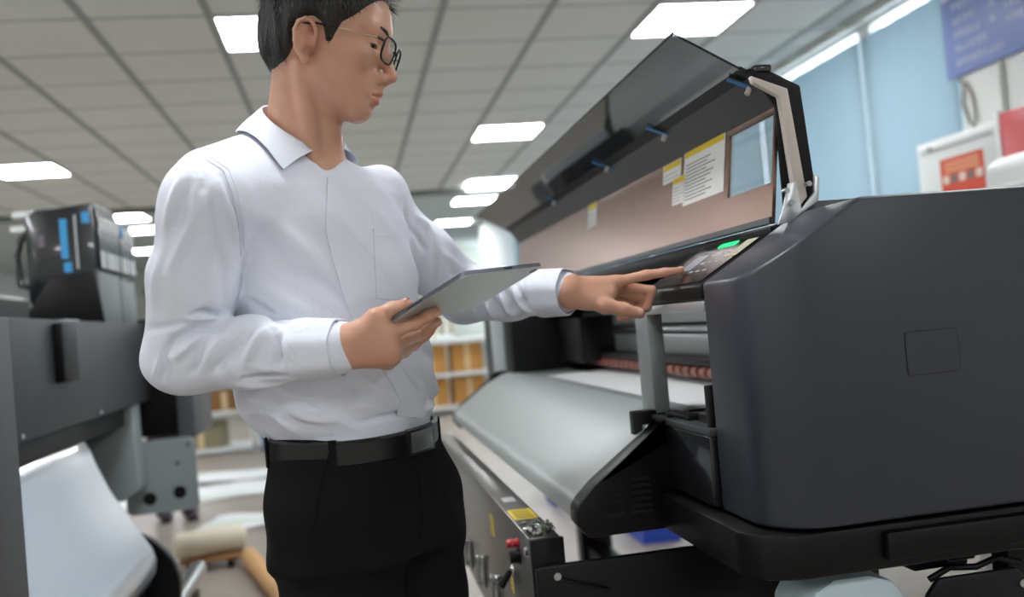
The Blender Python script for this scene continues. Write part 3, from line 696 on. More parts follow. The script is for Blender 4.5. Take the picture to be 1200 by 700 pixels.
# wrapped roll on a dolly
WR = thing('wrapped_roll', 'cream wrapped media roll lying on a low wooden dolly on the floor', 'media roll', (-1.0, 5.7, 0))
ra, rb = atY(203, 640, 5.25), atY(288, 634, 5.35)
zr = .135; pr = [np.array([ra[0]+(rb[0]-ra[0])*t, 5.25+.1*t, zr]) for t in (0, .06, .5, .94, 1)]
tube('roll', pr, [.045, .07, .075, .07, .045], mat('cream wrap', '#dcd3be', .6, bump=.3, bscale=12), WR, 20)
box('dolly_board', (ra[0]+.03, rb[0]-.02), (5.20, 5.42), (.045, .065), M_card2, WR, .005)
for x in (ra[0]+.08, rb[0]-.07):
    for y in (5.23, 5.39): tube('wheel', [(x-.015, y, .023), (x+.015, y, .023)], .022, M_black, WR, 14)
ta, tb_ = atZ(292, 652, .05), atZ(340, 712, .05)
tag(tube('cardboard_tube', [ta, tb_], .045, mat('kraft tube', '#c79a66', .7), n=20), 'brown cardboard tube lying on the floor by the man\'s leg', 'tube')
cr = None
for nm, (x, y) in (('nearer', (1.46, 4.72)), ('farther', (1.27, 5.9))):
    t = thing('storage_crate', 'blue plastic crate on the floor behind the right printer, %s one' % nm, 'crate', (x, y, 0), 'blue crates')
    g = [boxg((x-.1, x+.1), (y-.15, y-.135), (.03, .34)), boxg((x-.1, x+.1), (y+.135, y+.15), (.03, .34)), boxg((x-.1, x-.085), (y-.135, y+.135), (.03, .34)), boxg((x+.085, x+.1), (y-.135, y+.135), (.03, .34)), boxg((x-.1, x+.1), (y-.15, y+.15), (0, .03))]
    mesh_obj('crate_body', *merge(*g), M_blue, t); box('crate_rim', (x-.112, x+.112), (y-.165, y-.151), (.31, .345), M_blue, t, .003)
# white pillar and a pale curtain far away
struct(box('wall_pillar', (2.25, 2.75), (15.0, 15.5), (0, ZC-.03), M_white, r=.01))
ct = thing('curtain', 'pale cream curtain hanging on the far wall', 'curtain', (1.2, 19.8, 0))
n = 60; xs = np.linspace(.2, 2.2, n); V = [(xs[q], 19.85+.03*math.sin(q*1.05), z) for z in (.002, 2.3) for q in range(n)]
mesh_obj('cloth', V, [(q, q+1, n+q+1, n+q) for q in range(n-1)], mat('cream cloth', '#e6e0d0', .9), ct, smooth=180)
tube('curtain_rail', [(.1, 19.85, 2.32), (2.3, 19.85, 2.32)], .02, M_alu, ct)
# air conditioner cassette in the ceiling
AC = thing('air_conditioner', 'beige air conditioner cassette set in the ceiling behind the man\'s shoulder', 'air conditioner', (-1.1, 8.7, ZC-.05))
box('casing', (-1.15, -.25), (8.42, 9.02), (ZC-.05, ZC-.018), mat('beige casing', '#b9b09c', .6), AC, .01)
box('grille', (-.95, -.45), (8.52, 8.92), (ZC-.056, ZC-.05), mat('grille', '#9a9180', .7), AC, .003)
# ------------------------------------------------------------------ implicit-surface modelling of people
def snets(f, lo, hi, h, B=8, margin=1.25):
    lo = np.array(lo, float); hi = np.array(hi, float); nb = np.ceil((hi-lo)/(h*B)).astype(int)
    I = np.stack(np.meshgrid(*[np.arange(k) for k in nb], indexing='ij'), -1).reshape(-1, 3)
    d = f((lo+(I+.5)*h*B).astype(np.float32)); I = I[np.abs(d) < h*B*margin]
    g = np.arange(B+1); G = np.stack(np.meshgrid(g, g, g, indexing='ij'), -1).reshape(-1, 3)
    vals = np.empty((len(I), (B+1)**3), np.float32); step = max(1, 400000//((B+1)**3))
    for s in range(0, len(I), step):
        P = (lo+(I[s:s+step, None, :]*B+G[None])*h).astype(np.float32); vals[s:s+step] = f(P.reshape(-1, 3)).reshape(P.shape[0], -1)
    vals = vals.reshape(-1, B+1, B+1, B+1)
    cr = [(0, 0, 0), (1, 0, 0), (0, 1, 0), (1, 1, 0), (0, 0, 1), (1, 0, 1), (0, 1, 1), (1, 1, 1)]
    cv = np.stack([vals[:, a:a+B, b:b+B, c:c+B] for a, b, c in cr], -1)
    ins = cv < 0; act = ins.any(-1) & ~ins.all(-1); bi, i, j, k = np.nonzero(act); cv = cv[act]; ins = ins[act]
    cell_ = I[bi]*B+np.stack([i, j, k], 1); crn = np.array(cr, float)
    pos = np.zeros((len(cv), 3)); cnt = np.zeros(len(cv))
    for a in range(8):
        for b in range(a+1, 8):
            if abs(crn[a]-crn[b]).sum() == 1:
                m_ = ins[:, a] != ins[:, b]; t = np.zeros(len(cv)); t[m_] = cv[m_, a]/(cv[m_, a]-cv[m_, b])
                pos[m_] += crn[a]+t[m_, None]*(crn[b]-crn[a]); cnt[m_] += 1
    V = lo+(cell_+pos/cnt[:, None])*h
    D_ = nb*B+4; key = (cell_[:, 0]*D_[1]+cell_[:, 1])*D_[2]+cell_[:, 2]; st = np.array([D_[1]*D_[2], D_[2], 1])
    od = np.argsort(key); ks = key[od]
    def find(q):
        p = np.clip(np.searchsorted(ks, q), 0, len(ks)-1); r = od[p]; r[ks[p] != q] = -1; return r
    Q = []
    for ax, cb in ((0, 1), (1, 2), (2, 4)):
        m_ = ins[:, 0] != ins[:, cb]; o1, o2 = [(1, 2), (2, 0), (0, 1)][ax]; kk = key[m_]
        q = np.stack([np.nonzero(m_)[0], find(kk-st[o1]), find(kk-st[o1]-st[o2]), find(kk-st[o2])], 1)
        fl = ~ins[m_, 0]; q[fl] = q[fl][:, ::-1]; Q.append(q[(q >= 0).all(1)])
    Q = np.concatenate(Q); return V, Q
def fast_mesh(name, V, Q, m, parent, relax=2):
    V = V.copy()
    for _ in range(relax):
        S = np.zeros_like(V); C_ = np.zeros(len(V))
        for a in range(4):
            for b in (a-1, (a+1) % 4): np.add.at(S, Q[:, a], V[Q[:, b]]); np.add.at(C_, Q[:, a], 1)
        ok = C_ > 0; V[ok] += .5*(S[ok]/C_[ok, None]-V[ok])
    org = ORG[parent]; me = bpy.data.meshes.new(name)
    me.vertices.add(len(V)); me.vertices.foreach_set('co', (V-org).astype(np.float32).ravel())
    me.loops.add(len(Q)*4); me.loops.foreach_set('vertex_index', Q.astype(np.int32).ravel())
    me.polygons.add(len(Q)); me.polygons.foreach_set('loop_start', np.arange(0, len(Q)*4, 4, dtype=np.int32))
    me.update(calc_edges=True); me.validate(); me.materials.append(m); me.shade_smooth()
    o = bpy.data.objects.new(name, me); sc.collection.objects.link(o); o.parent = parent; ORG[o] = org; return o, V
def smin(a, b, k):
    h = np.maximum(k-np.abs(a-b), 0)/k; return np.minimum(a, b)-h*h*k*.25
def smax(a, b, k): return -smin(-a, -b, k)
def ell(p, c, r):
    q = p-np.float32(c); r = np.array(r, np.float32); k0 = np.linalg.norm(q/r, axis=1); k1 = np.linalg.norm(q/(r*r), axis=1)+1e-9; return k0*(k0-1)/k1
def caps(p, a, b, ra, rb, ret=False):
    a, b = np.array(a, np.float32), np.array(b, np.float32); ab = b-a; t = np.clip(((p-a) @ ab)/max(1e-9, float(ab @ ab)), 0, 1)
    d = np.linalg.norm(p-a-t[:, None]*ab, axis=1)-(ra+(rb-ra)*t); return (d, t) if ret else d
def chain(p, pts, rad, k):
    d = None
    for i in range(len(pts)-1):
        e = caps(p, pts[i], pts[i+1], rad[i], rad[i+1]); d = e if d is None else smin(d, e, k)
    return d
def poly2(x, z, poly):
    P = np.array(poly, np.float32); n = len(P); d = np.full(x.shape, 1e9, np.float32); s = np.ones(x.shape, np.float32); ins_ = np.zeros(x.shape, bool)
    for i in range(n):
        a, b = P[i], P[(i+1) % n]; e = b-a; wx, wz = x-a[0], z-a[1]; t = np.clip((wx*e[0]+wz*e[1])/(e @ e), 0, 1)
        d = np.minimum(d, (wx-e[0]*t)**2+(wz-e[1]*t)**2)
        c = ((a[1] > z) != (b[1] > z)) & (x < (b[0]-a[0])*(z-a[1])/(b[1]-a[1]+1e-12)+a[0]); ins_ ^= c
    return np.where(ins_, -1, 1)*np.sqrt(d)
def head_frame(yaw, pit, tilt=0.0):
    y, p = math.radians(yaw), math.radians(pit); left = np.array([math.cos(y), math.sin(y), 0]); fh = np.array([math.sin(y), -math.cos(y), 0])
    fw = fh*math.cos(p)-np.array([0, 0, math.sin(p)]); R_ = np.stack([fw, left, np.cross(fw, left)], 1)
    return R_
def skull(q):
    aq = np.stack([q[:, 0], np.abs(q[:, 1]), q[:, 2]], 1)
    d = ell(q, (-.012, 0, .050), (.094, .074, .078)); d = smin(d, ell(q, (-.042, 0, .0), (.054, .058, .05)), .03)
    d = smin(d, ell(q, (.03, 0, 0), (.055, .060, .085)), .025)
    d = smin(d, ell(q, (.030, 0, .055), (.052, .062, .055)), .03); return d
def head_sdf(q):
    aq = np.stack([q[:, 0], np.abs(q[:, 1]), q[:, 2]], 1)
    d = skull(q)
    d = smin(d, ell(q, (.034, 0, -.050), (.045, .047, .040)), .02)
    d = smin(d, caps(aq, (.004, .053, -.040), (.060, .012, -.078), .013, .016), .022)
    d = smin(d, ell(q, (.0625, 0, -.079), (.019, .021, .018)), .016)
    d = smin(d, ell(q, (.064, 0, -.045), (.028, .030, .028)), .016)
    d = smin(d, ell(aq, (.052, .043, -.004), (.022, .018, .017)), .02)
    d = smin(d, caps(aq, (.079, 0, .046), (.066, .045, .042), .010, .009), .014)
    d = smax(d, -ell(aq, (.0925, .033, .019), (.014, .019, .011)), .010)
    d = smin(d, ell(aq, (.0675, .032, .0175), (.0132, .0145, .0128)), .004)
    # nose
    nz = chain(q, [(.080, 0, .032), (.090, 0, .012), (.1035, 0, -.014)], [.0075, .0075, .009], .01)
    nz = smin(nz, ell(q, (.1045, 0, -.020), (.0105, .0095, .0095)), .006)
    nz = smin(nz, ell(aq, (.0925, .0115, -.0255), (.0105, .0072, .0078)), .006)
    nz = smin(nz, caps(q, (.100, 0, -.0285), (.090, 0, -.034), .0045, .006), .005)
    d = smin(d, nz, .012)
    d = smax(d, -ell(aq, (.0985, .0068, -.0325), (.0055, .0035, .0035)), .002)
    # lips
    up = smin(caps(aq, (.0915, .003, -.0485), (.080, .021, -.0545), .0055, .0032), caps(aq, (.092, .0, -.0475), (.091, .005, -.0475), .0045, .0045), .003)
    lo_ = caps(aq, (.089, 0, -.0625), (.079, .019, -.0565), .0062, .0035)
    d = smin(d, up, .006); d = smin(d, lo_, .006)
    d = smax(d, -caps(aq, (.100, 0, -.0552), (.0845, .020, -.0555), .0013, .0008), .003)
    d = smax(d, -ell(q, (.093, 0, -.0735), (.009, .016, .004)), .006)   # fold above the chin
    # eye slit
    d = smax(d, -ell(aq, (.082, .0335, .0150), (.013, .0135, .0030)), .0015)
    # ears
    for s in (-1, 1):
        a = math.radians(24); u = np.array([math.cos(a), -s*math.sin(a), 0]); v = np.array([-.24, s*.10, .97]); v -= u*(u @ v); v /= np.linalg.norm(v); n_ = np.cross(u, v)*(-s)
        o = np.array([-.010, s*.0755, -.004]); e = (q-np.float32(o)) @ np.stack([u, v, n_], 1).astype(np.float32)
        ho = [(.009, .004), (.0085, .017), (.001, .0285), (-.010, .0310), (-.0195, .024), (-.0225, .010), (-.019, -.006), (-.010, -.020), (-.002, -.028)]
        er = ell(e, (-.006, .002, -.002), (.0155, .027, .0045))
        hx = chain(e, [(x, y, .006) for x, y in ho], [.0032]*9, .002); hx = smin(hx, ell(e, (.001, -.0275, .003), (.0075, .0075, .0048)), .006)
        er = smax(er, -ell(e, (-.001, -.004, .009), (.0095, .0145, .0100)), .003)
        er = smin(er, hx, .004); er = smin(er, chain(e, [(-.006, .017, .004), (-.012, .004, .005), (-.007, -.013, .004)], [.0032, .0036, .0034], .003), .004)
        er = smin(er, ell(e, (.008, -.003, .003), (.0045, .0065, .0045)), .003)
        er = smin(er, caps(e, (-.004, 0, -.012), (-.004, 0, -.003), .014, .012), .008)
        d = smin(d, er, .005)
    return d
HAIR_POLY = [(.096, .103), (.079, .096), (.064, .070), (.051, .050), (.034, .034), (.026, .016), (.0215, .004), (.013, .003), (.010, .016), (.004, .029), (-.010, .036), (-.026, .031), (-.0355, .012), (-.036, -.012), (-.042, -.036), (-.06, -.052), (-.09, -.058), (-.17, -.055), (-.17, .22), (.125, .22), (.118, .13)]
def hair_sdf(q):
    x, y, z = q[:, 0], q[:, 1], q[:, 2]
    e = poly2(x, z, HAIR_POLY); 
    top = np.clip((z-.045)/.06, 0, 1); tmax = .009+.020*top
    front = np.clip((x-.02)/.06, 0, 1)*np.clip((z-.08)/.03, 0, 1); tmax = tmax+.010*front
    wob = .0016*np.sin(190*y+22*np.sin(46*x)+60*z)*np.sin(120*x+40*y)+.0014*np.sin(310*x+90*z+150*y)
    th = np.minimum(np.clip(-e, 0, 1)*.8+.0012, tmax)
    d = np.maximum(skull(q)-th-wob*np.clip(-e/.01, 0, 1), e)
    d = np.maximum(d, -(skull(q)+.012)); return d
# ------------------------------------------------------------------ the operator: pose
HR = head_frame(76, 16); HO = atD(368, 53, 1.40)-HR @ np.array([0, -.074, -.008])
def hl(*p): return HO+HR @ np.array(p, float)     # head-local -> world
NECK = atD(352, 196, 1.505)
RS, LS = atD(240, 242, 1.33), atD(441, 252, 1.65)
DA = -.06
RE, RW = atD(214, 418, 1.36), atD(402, 407, 1.335+DA)
CPo = on_cp(XF, 1.5)
TIP = atPlane(798, 317.5, CPo, CPN, .0085); d0 = float(np.dot(TIP-c_o, c_f))
LW, LE = atD(664, 342, d0), atD(545, 345, d0+.14)
# tablet: corner pixels at plausible depths, squared up
tA, tB, tC = atD(455, 380, 1.325+DA), atD(545, 323, 1.25+DA), atD(640, 308, 1.40+DA)
tu = (tB-tA); TWu = .148; tu /= np.linalg.norm(tu); tv_ = tC-tB; tv_ -= tu*np.dot(tu, tv_); TWv = .198; tv_ /= np.linalg.norm(tv_)
tn_ = np.cross(tu, tv_)
if np.dot(tn_, c_o-tB) < 0: tn_ = -tn_      # looks at the viewer: the tablet's back
TC = tB-tu*TWu/2+tv_*TWv/2
def onT(x, y, off): return atPlane(x, y, TC, tn_, off)
FR = [.0098, .0090, .0080, .0070]
def fz(l): return [np.array(p) for p in l]
RHAND = dict(wrist=RW, fingers=[
    (fz([atD(452, 393, 1.318+DA), onT(487, 379, .011), onT(502, 370, .0100), onT(511, 365, .0088)]), FR),
    (fz([atD(457, 407, 1.322+DA), onT(490, 392, .013), onT(505, 382, .0105), onT(512, 377, .0088)]), FR),
    (fz([atD(459, 418, 1.332+DA), onT(484, 404, .018), onT(498, 393, .0120), onT(505, 387, .0090)]), FR),
    (fz([atD(454, 424, 1.348+DA), onT(474, 413, .022), onT(486, 404, .0140), onT(492, 398, .0095)]), [.0085, .0078, .007, .0062])],
    thumb=(fz([atD(420, 394, 1.322+DA), atD(440, 374, 1.320+DA), onT(460, 364, -.016), onT(476, 358, -.0115)]), [.0165, .0135, .0112, .0092]))
LHAND = dict(wrist=LW, fingers=[
    (fz([atD(721, 331, d0+.008), atD(757, 322.5, d0+.004), atD(779, 319.5, d0), TIP]), [.0098, .0088, .0078, .0068]),
    (fz([atD(722, 334, d0+.030), atD(763, 341, d0+.026), atD(758, 360, d0+.026), atD(744, 364, d0+.030)]), FR),
    (fz([atD(718, 339, d0+.050), atD(756, 351, d0+.046), atD(750, 368, d0+.046), atD(737, 370, d0+.050)]), FR),
    (fz([atD(711, 345, d0+.067), atD(741, 358, d0+.062), atD(737, 371, d0+.060), atD(726, 374, d0+.062)]), [.0085, .0078, .007, .0062])],
    thumb=(fz([atD(686, 350, d0-.006), atD(708, 358, d0-.016), atD(731, 363, d0-.016), atD(748, 367, d0-.010)]), [.0165, .0135, .0112, .0095]))
def hand_sdf(p, Hd, elbow):
    Wp = Hd['wrist']; d = None
    for (pts, rad), w_ in zip(Hd['fingers'], (.019, .0195, .0185, .017)):
        e = caps(p, Wp, pts[0], .022, rad[0]*1.25); d = e if d is None else smin(d, e, .016)
    tp, tr = Hd['thumb']; d = smin(d, caps(p, Wp, tp[0], .021, tr[0]), .016)
    d = smin(d, caps(p, tp[0], (np.array(Hd['fingers'][0][0][0])+tp[1])/2, tr[0], .012), .014)
    fs = None
    for pts, rad in Hd['fingers']:
        e = chain(p, pts, rad, .005); fs = e if fs is None else smin(fs, e, .0022)
    fs = smin(fs, chain(p, tp, tr, .008), .0025); d = smin(d, fs, .009)
    fa = np.array(elbow)-np.array(Wp); fa /= np.linalg.norm(fa)
    return smin(d, caps(p, Wp, np.array(Wp)+fa*.09, .0255, .032), .015)
# torso loft: z, x, y, yaw, half-width, half-depth
LOFT = np.array([
    (.80, .000, 1.530, 55, .158, .108), (.93, -.002, 1.530, 55, .156, .110), (1.033, -.004, 1.530, 55, .136, .100), (1.075, -.014, 1.535, 53, .170, .120),
    (1.13, -.020, 1.54, 50, .174, .124), (1.20, -.032, 1.545, 46, .170, .120), (1.29, -.046, 1.550, 42, .174, .120), (1.36, -.052, 1.550, 40, .172, .114),
    (1.41, -.050, 1.545, 40, .140, .095), (1.445, -.046, 1.540, 40, .085, .070), (1.475, -.04, 1.53, 40, .03, .03)])
def loft(p, grow=0.0, n=2.3, tab=LOFT):
    z = p[:, 2]; I_ = lambda k: np.interp(z, tab[:, 0], tab[:, k]).astype(np.float32)
    x, y, yw, a, b = p[:, 0]-I_(1), p[:, 1]-I_(2), np.radians(I_(3)), I_(4)+grow, I_(5)+grow
    fw = x*np.sin(yw)-y*np.cos(yw); lf = x*np.cos(yw)+y*np.sin(yw)
    k0 = (np.abs(lf/a)**n+np.abs(fw/b)**n)**(1/n); return (k0-1)*np.minimum(a, b)*.9, fw, lf
HIPR, HIPL = np.array([-.045, 1.49, .90]), np.array([.055, 1.578, .90])
KNR, KNL = np.array([-.035, 1.47, .49]), np.array([.085, 1.585, .49])
ANR, ANL = np.array([-.055, 1.48, .09]), np.array([.075, 1.605, .09])
def arm_skin(p, S, E, W_): return smin(caps(p, S, E, .048, .04), caps(p, E, W_, .04, .0265), .02)
def body_sdf(p):
    c = HO; r = np.linalg.norm(p-np.float32(c), axis=1); d = (r-.145).astype(np.float32); m_ = r < .20
    if m_.any(): d[m_] = head_sdf(((p[m_]-np.float32(HO)) @ HR.astype(np.float32)))
    nk = smin(caps(p, hl(-.030, 0, -.035), NECK, .051, .060), caps(p, hl(-.002, 0, -.080), NECK+np.array([.030, -.02, -.01]), .026, .034), .03)
    nk = smin(nk, ell(p, hl(.022, 0, -.128), (.013, .011, .016)), .02)
    for s in (-1, 1): nk = smin(nk, caps(p, hl(-.022, s*.052, -.035), NECK+np.array([.045, -.035, -.045])+s*np.array([.02, .02, 0]), .012, .010), .015)
    d = smin(d, nk, .016)
    t, fw, lf = loft(p, -.016); t = np.maximum(t, p[:, 2]-1.49); t = np.maximum(t, .86-p[:, 2])
    d = smin(d, t, .03)
    for S in (RS, LS): d = smin(d, caps(p, NECK+np.array([0, 0, -.02]), S, .042, .046), .03)
    d = smin(d, arm_skin(p, RS, RE, RW), .02); d = smin(d, arm_skin(p, LS, LE, LW), .02)
    for Hp, K_ in ((HIPR, KNR), (HIPL, KNL)): d = smin(d, caps(p, Hp, Hp+(K_-Hp)*.3, .075, .068), .02)
    for Hd, E in ((RHAND, RE), (LHAND, LE)):
        c = (np.array(Hd['wrist'])+np.array(Hd['fingers'][1][0][1]))/2; r = np.linalg.norm(p-np.float32(c), axis=1); m_ = r < .15
        if m_.any(): d[m_] = smin(d[m_], hand_sdf(p[m_], Hd, E), .008)
    return d
# ------------------------------------------------------------------ clothes
def nrm(v): v = np.array(v, float); return v/np.linalg.norm(v)
def sleeve(p, S, E, W_, rr, seed, s_in):
    """rr: radii at shoulder, mid, elbow, mid forearm, wrist; s_in: direction of the inner elbow"""
    M1, M2 = (S+E)/2, E+(W_-E)*.45
    d = None; 
    for i, (a, b, r1, r2) in enumerate(((S, M1, rr[0], rr[1]), (M1, E, rr[1], rr[2]), (E, M2, rr[2], rr[3]), (M2, W_, rr[3], rr[4]))):
        e = caps(p, a, b, r1, r2); d = e if d is None else smin(d, e, .02)
    f = .0016*noise3(p, 42, seed)
    return d-f
def noise3(p, s, seed=0.0):
    x, y, z = p[:, 0]*s+seed, p[:, 1]*s+seed*1.7, p[:, 2]*s-seed
    return np.sin(x+1.3*np.sin(.9*y+.4*z))*np.sin(1.1*y+1.2*np.sin(.8*z+.5*x))+.5*np.sin(1.9*z+1.1*np.sin(1.2*x))
PL_PX = [(392, 207), (396, 224), (406, 271), (414, 302), (426, 344), (432, 362), (450, 395), (468, 428), (482, 447), (492, 464), (490, 487)]
VBOT = atD(394, 212, 1.395)
def shirt_sdf(p, raw=False):
    t, fw, lf = loft(p, .004)
    z = p[:, 2]
    # cloth folds on the trunk: blousing over the belt, pull lines from chest to waist
    bl = np.clip((1.17-z)/.12, 0, 1)*np.clip((z-1.028)/.03, 0, 1)
    t = t-.009*bl*(.5-np.abs(np.sin(34*lf+42*(z-1.0)+2*np.sin(20*fw)))**.8)-.003*bl*noise3(p, 38, 2.0)
    t = t-.0070*(.5-np.abs(np.sin(34*(lf*.75+(z-1.25)*.65)+1.5*np.sin(13*z+10*lf)))**.8)*(.4+.6*np.clip(.5+.5*np.sin(15*z-9*lf), 0, 1))*np.clip(1-np.abs(z-1.25)/.2, 0, 1)-.0016*noise3(p, 30, .5)
    # cloth hanging loose at the back
    t = smin(t, ell(p, atD(322, 462, 1.475), (.050, .05, .060)), .05)
    t = np.maximum(t, 1.002-z)
    d = np.maximum(t, z-1.50)
    d = smin(d, caps(p, NECK+np.array([0, 0, -.012]), RS+np.array([.005, .0, .002]), .056, .050), .035)
    d = smin(d, caps(p, NECK+np.array([0, 0, -.045]), LS+np.array([-.01, 0, -.008]), .056, .050), .03)
    d = smin(d, caps(p, atD(303, 191, 1.47), atD(247, 213, 1.37), .050, .050), .03)
    d = smin(d, caps(p, atD(400, 227, 1.54), atD(444, 226, 1.62), .038, .048), .03)
    # hollow between chest and arm stays open because arms blend with a small radius
    sr = sleeve(p, RS, RE, RW-nrm(RW-RE)*.008, (.062, .060, .053, .048, .037), .7, (.5, -.3, .8))
    sl = sleeve(p, LS, LE, LW-nrm(LW-LE)*.012, (.060, .056, .053, .047, .037), 2.1, (.5, -.5, .6))
    kz = np.clip((z-1.28)/.08, 0, 1).astype(np.float32)
    d = smin(d, sr, .007+.028*kz); d = smin(d, sl, .012+.025*kz)
    # neck hole and open top button
    if not raw:
        nk = caps(p, hl(-.026, 0, -.035), NECK+np.array([0, 0, -.0]), .058, .0605); d = smax(d, -nk, .006)
        d = smax(d, -caps(p, NECK+np.array([.045, -.055, .01]), VBOT, .024, .003), .004)
    return d
def trouser_sdf(p):
    t, fw, lf = loft(p, .012); z = p[:, 2]; t = np.maximum(t, .84-z)
    lg = None
    for Hp, K_, A_, sd in ((HIPR, KNR, ANR, 1.), (HIPL, KNL, ANL, 2.)):
        A2 = A_+np.array([0, 0, -.03]); e = smin(caps(p, Hp, K_, .100, .082), caps(p, K_, A2, .082, .078), .03)
        e = e-.0035*np.sin(60*(z+.6*p[:, 0]*sd))*np.exp(-((z-.5)/.12)**2)-.004*np.sin(70*z+50*p[:, 0])*np.clip((.2-z)/.1, 0, 1)
        lg = e if lg is None else smin(lg, e, .012)
    d = smin(t, lg, .035)
    d = d-.003*np.sin(42*p[:, 0]-30*p[:, 1]+12*z)*np.clip((z-.74)/.1, 0, 1)*np.clip((1.0-z)/.08, 0, 1)-.0022*noise3(p, 34, 4.0)*np.clip((1.0-z)/.1, 0, 1)
    # pressed crease down the front of each leg
    d = np.maximum(d, z-1.034+.12*np.clip(fw, 0, .1)); return np.maximum(d, .045-z)
# ---- materials of the figure
def cloth(name, col, weave, rough=.75, sheen=.2, fine=.12, big=.0):
    m = mat(name, col, rough, bump=.0, sheen=sheen); nt = m.node_tree; N = nt.nodes; L = nt.links; b = N['Principled BSDF']
    tc = N.new('ShaderNodeTexCoord'); n1 = N.new('ShaderNodeTexNoise'); n1.inputs['Scale'].default_value = weave; n1.inputs['Detail'].default_value = 2
    n2 = N.new('ShaderNodeTexNoise'); n2.inputs['Scale'].default_value = 26; n2.inputs['Detail'].default_value = 4; n2.inputs['Distortion'].default_value = 1.2
    L.new(tc.outputs['Object'], n1.inputs['Vector']); L.new(tc.outputs['Object'], n2.inputs['Vector'])
    b1 = N.new('ShaderNodeBump'); b1.inputs['Strength'].default_value = fine; b1.inputs['Distance'].default_value = .001; L.new(n1.outputs['Fac'], b1.inputs['Height'])
    b2 = N.new('ShaderNodeBump'); b2.inputs['Strength'].default_value = big; b2.inputs['Distance'].default_value = .006; L.new(n2.outputs['Fac'], b2.inputs['Height'])
    L.new(b1.outputs['Normal'], b2.inputs['Normal']); L.new(b2.outputs['Normal'], b.inputs['Normal']); return m
M_shirt = cloth('pale blue white cotton', '#dadeea', 900, .8, .0, .10, .25)
M_trou = cloth('black navy wool', '#090a0e', 1200, .85, .0, .15, .15)
M_trou.node_tree.nodes['Principled BSDF'].inputs['Specular IOR Level'].default_value = .2
M_skin = mat('skin', '#cf9676', .40, bump=.12, bscale=420, sss=.18, spec=.4)
nt = M_skin.node_tree; N = nt.nodes; L = nt.links
at_ = N.new('ShaderNodeAttribute'); at_.attribute_name = 'rosy'; mx = N.new('ShaderNodeMix'); mx.data_type = 'RGBA'
nz_ = N.new('ShaderNodeTexNoise'); nz_.inputs['Scale'].default_value = 40; tc = N.new('ShaderNodeTexCoord'); L.new(tc.outputs['Object'], nz_.inputs['Vector'])
m0 = N.new('ShaderNodeMix'); m0.data_type = 'RGBA'; m0.inputs[6].default_value = lin('#be8e76'); m0.inputs[7].default_value = lin('#cd9e87'); L.new(nz_.outputs['Fac'], m0.inputs[0])
L.new(m0.outputs[2], mx.inputs[6]); mx.inputs[7].default_value = lin('#b9615c'); L.new(at_.outputs['Fac'], mx.inputs[0]); L.new(mx.outputs[2], N['Principled BSDF'].inputs['Base Color'])
M_hair = mat('black hair', '#1d1917', .42, bump=.9, bscale=60, stretch=(7, 7, 1.0), var=.4, vscale=30)
M_hair.node_tree.nodes['Bump'].inputs['Distance'].default_value = .004
M_belt = mat('black leather', '#090909', .32, bump=.15, bscale=700)
M_btn = mat('shirt button', '#e9ecef', .3)
M_eyew = mat('eye white', '#d8d2cc', .2); M_iris = mat('dark iris', '#20130d', .15)
M_metal = mat('glasses metal', '#b9a894', .25, metal=.9)
M_frame = mat('black glasses frame', '#101114', .25)
M_lens = clear_mat('glasses lens', (.97, .98, .985, 1), -.01, 0)
M_shoe = mat('black shoe leather', '#0f0f10', .25, coat=.3)
MAN = thing('person', 'man in glasses, white shirt and black trousers, holding a tablet, pointing at the printer', 'person', (0, 1.5, 0))
bo = [np.array([-.40, 1.15, .65]), np.array([.66, 1.95, 1.80])]
V, Q = snets(body_sdf, bo[0], bo[1], .0020)
body, BV = fast_mesh('body', V, Q, M_skin, MAN, 1)
ql = (BV-HO) @ HR; aq = np.stack([ql[:, 0], np.abs(ql[:, 1]), ql[:, 2]], 1).astype(np.float32)
lp = np.minimum(caps(aq, (.0915, .003, -.0485), (.080, .021, -.0545), .0055, .0032), caps(aq, (.089, 0, -.0625), (.079, .019, -.0565), .0062, .0035))
rosy = np.clip(1-lp/.0022, 0, 1)*.75*(np.linalg.norm(ql, axis=1) < .2)
ear_r = np.clip(1-np.linalg.norm((aq-np.array([-.010, .08, -.004]))/np.array([.02, .02, .034]), axis=1), 0, 1)*.35
nose_r = np.clip(1-np.linalg.norm(aq-np.array([.105, 0, -.02]), axis=1)/.022, 0, 1)*.25; ck = np.clip(1-np.linalg.norm(aq-np.array([.06, .04, -.005]), axis=1)/.035, 0, 1)*.15
rosy = np.maximum.reduce([rosy, ear_r, nose_r, ck])
for Hd in (RHAND, LHAND):
    for pts, rad in Hd['fingers']+[Hd['thumb']]:
        for q_, k_ in ((1, .16), (2, .12), (3, .3)): rosy = np.maximum(rosy, np.clip(1-np.linalg.norm(BV-pts[q_], axis=1)/.014, 0, 1)*k_)
a_ = body.data.attributes.new('rosy', 'FLOAT', 'POINT'); a_.data.foreach_set('value', rosy.astype(np.float32))
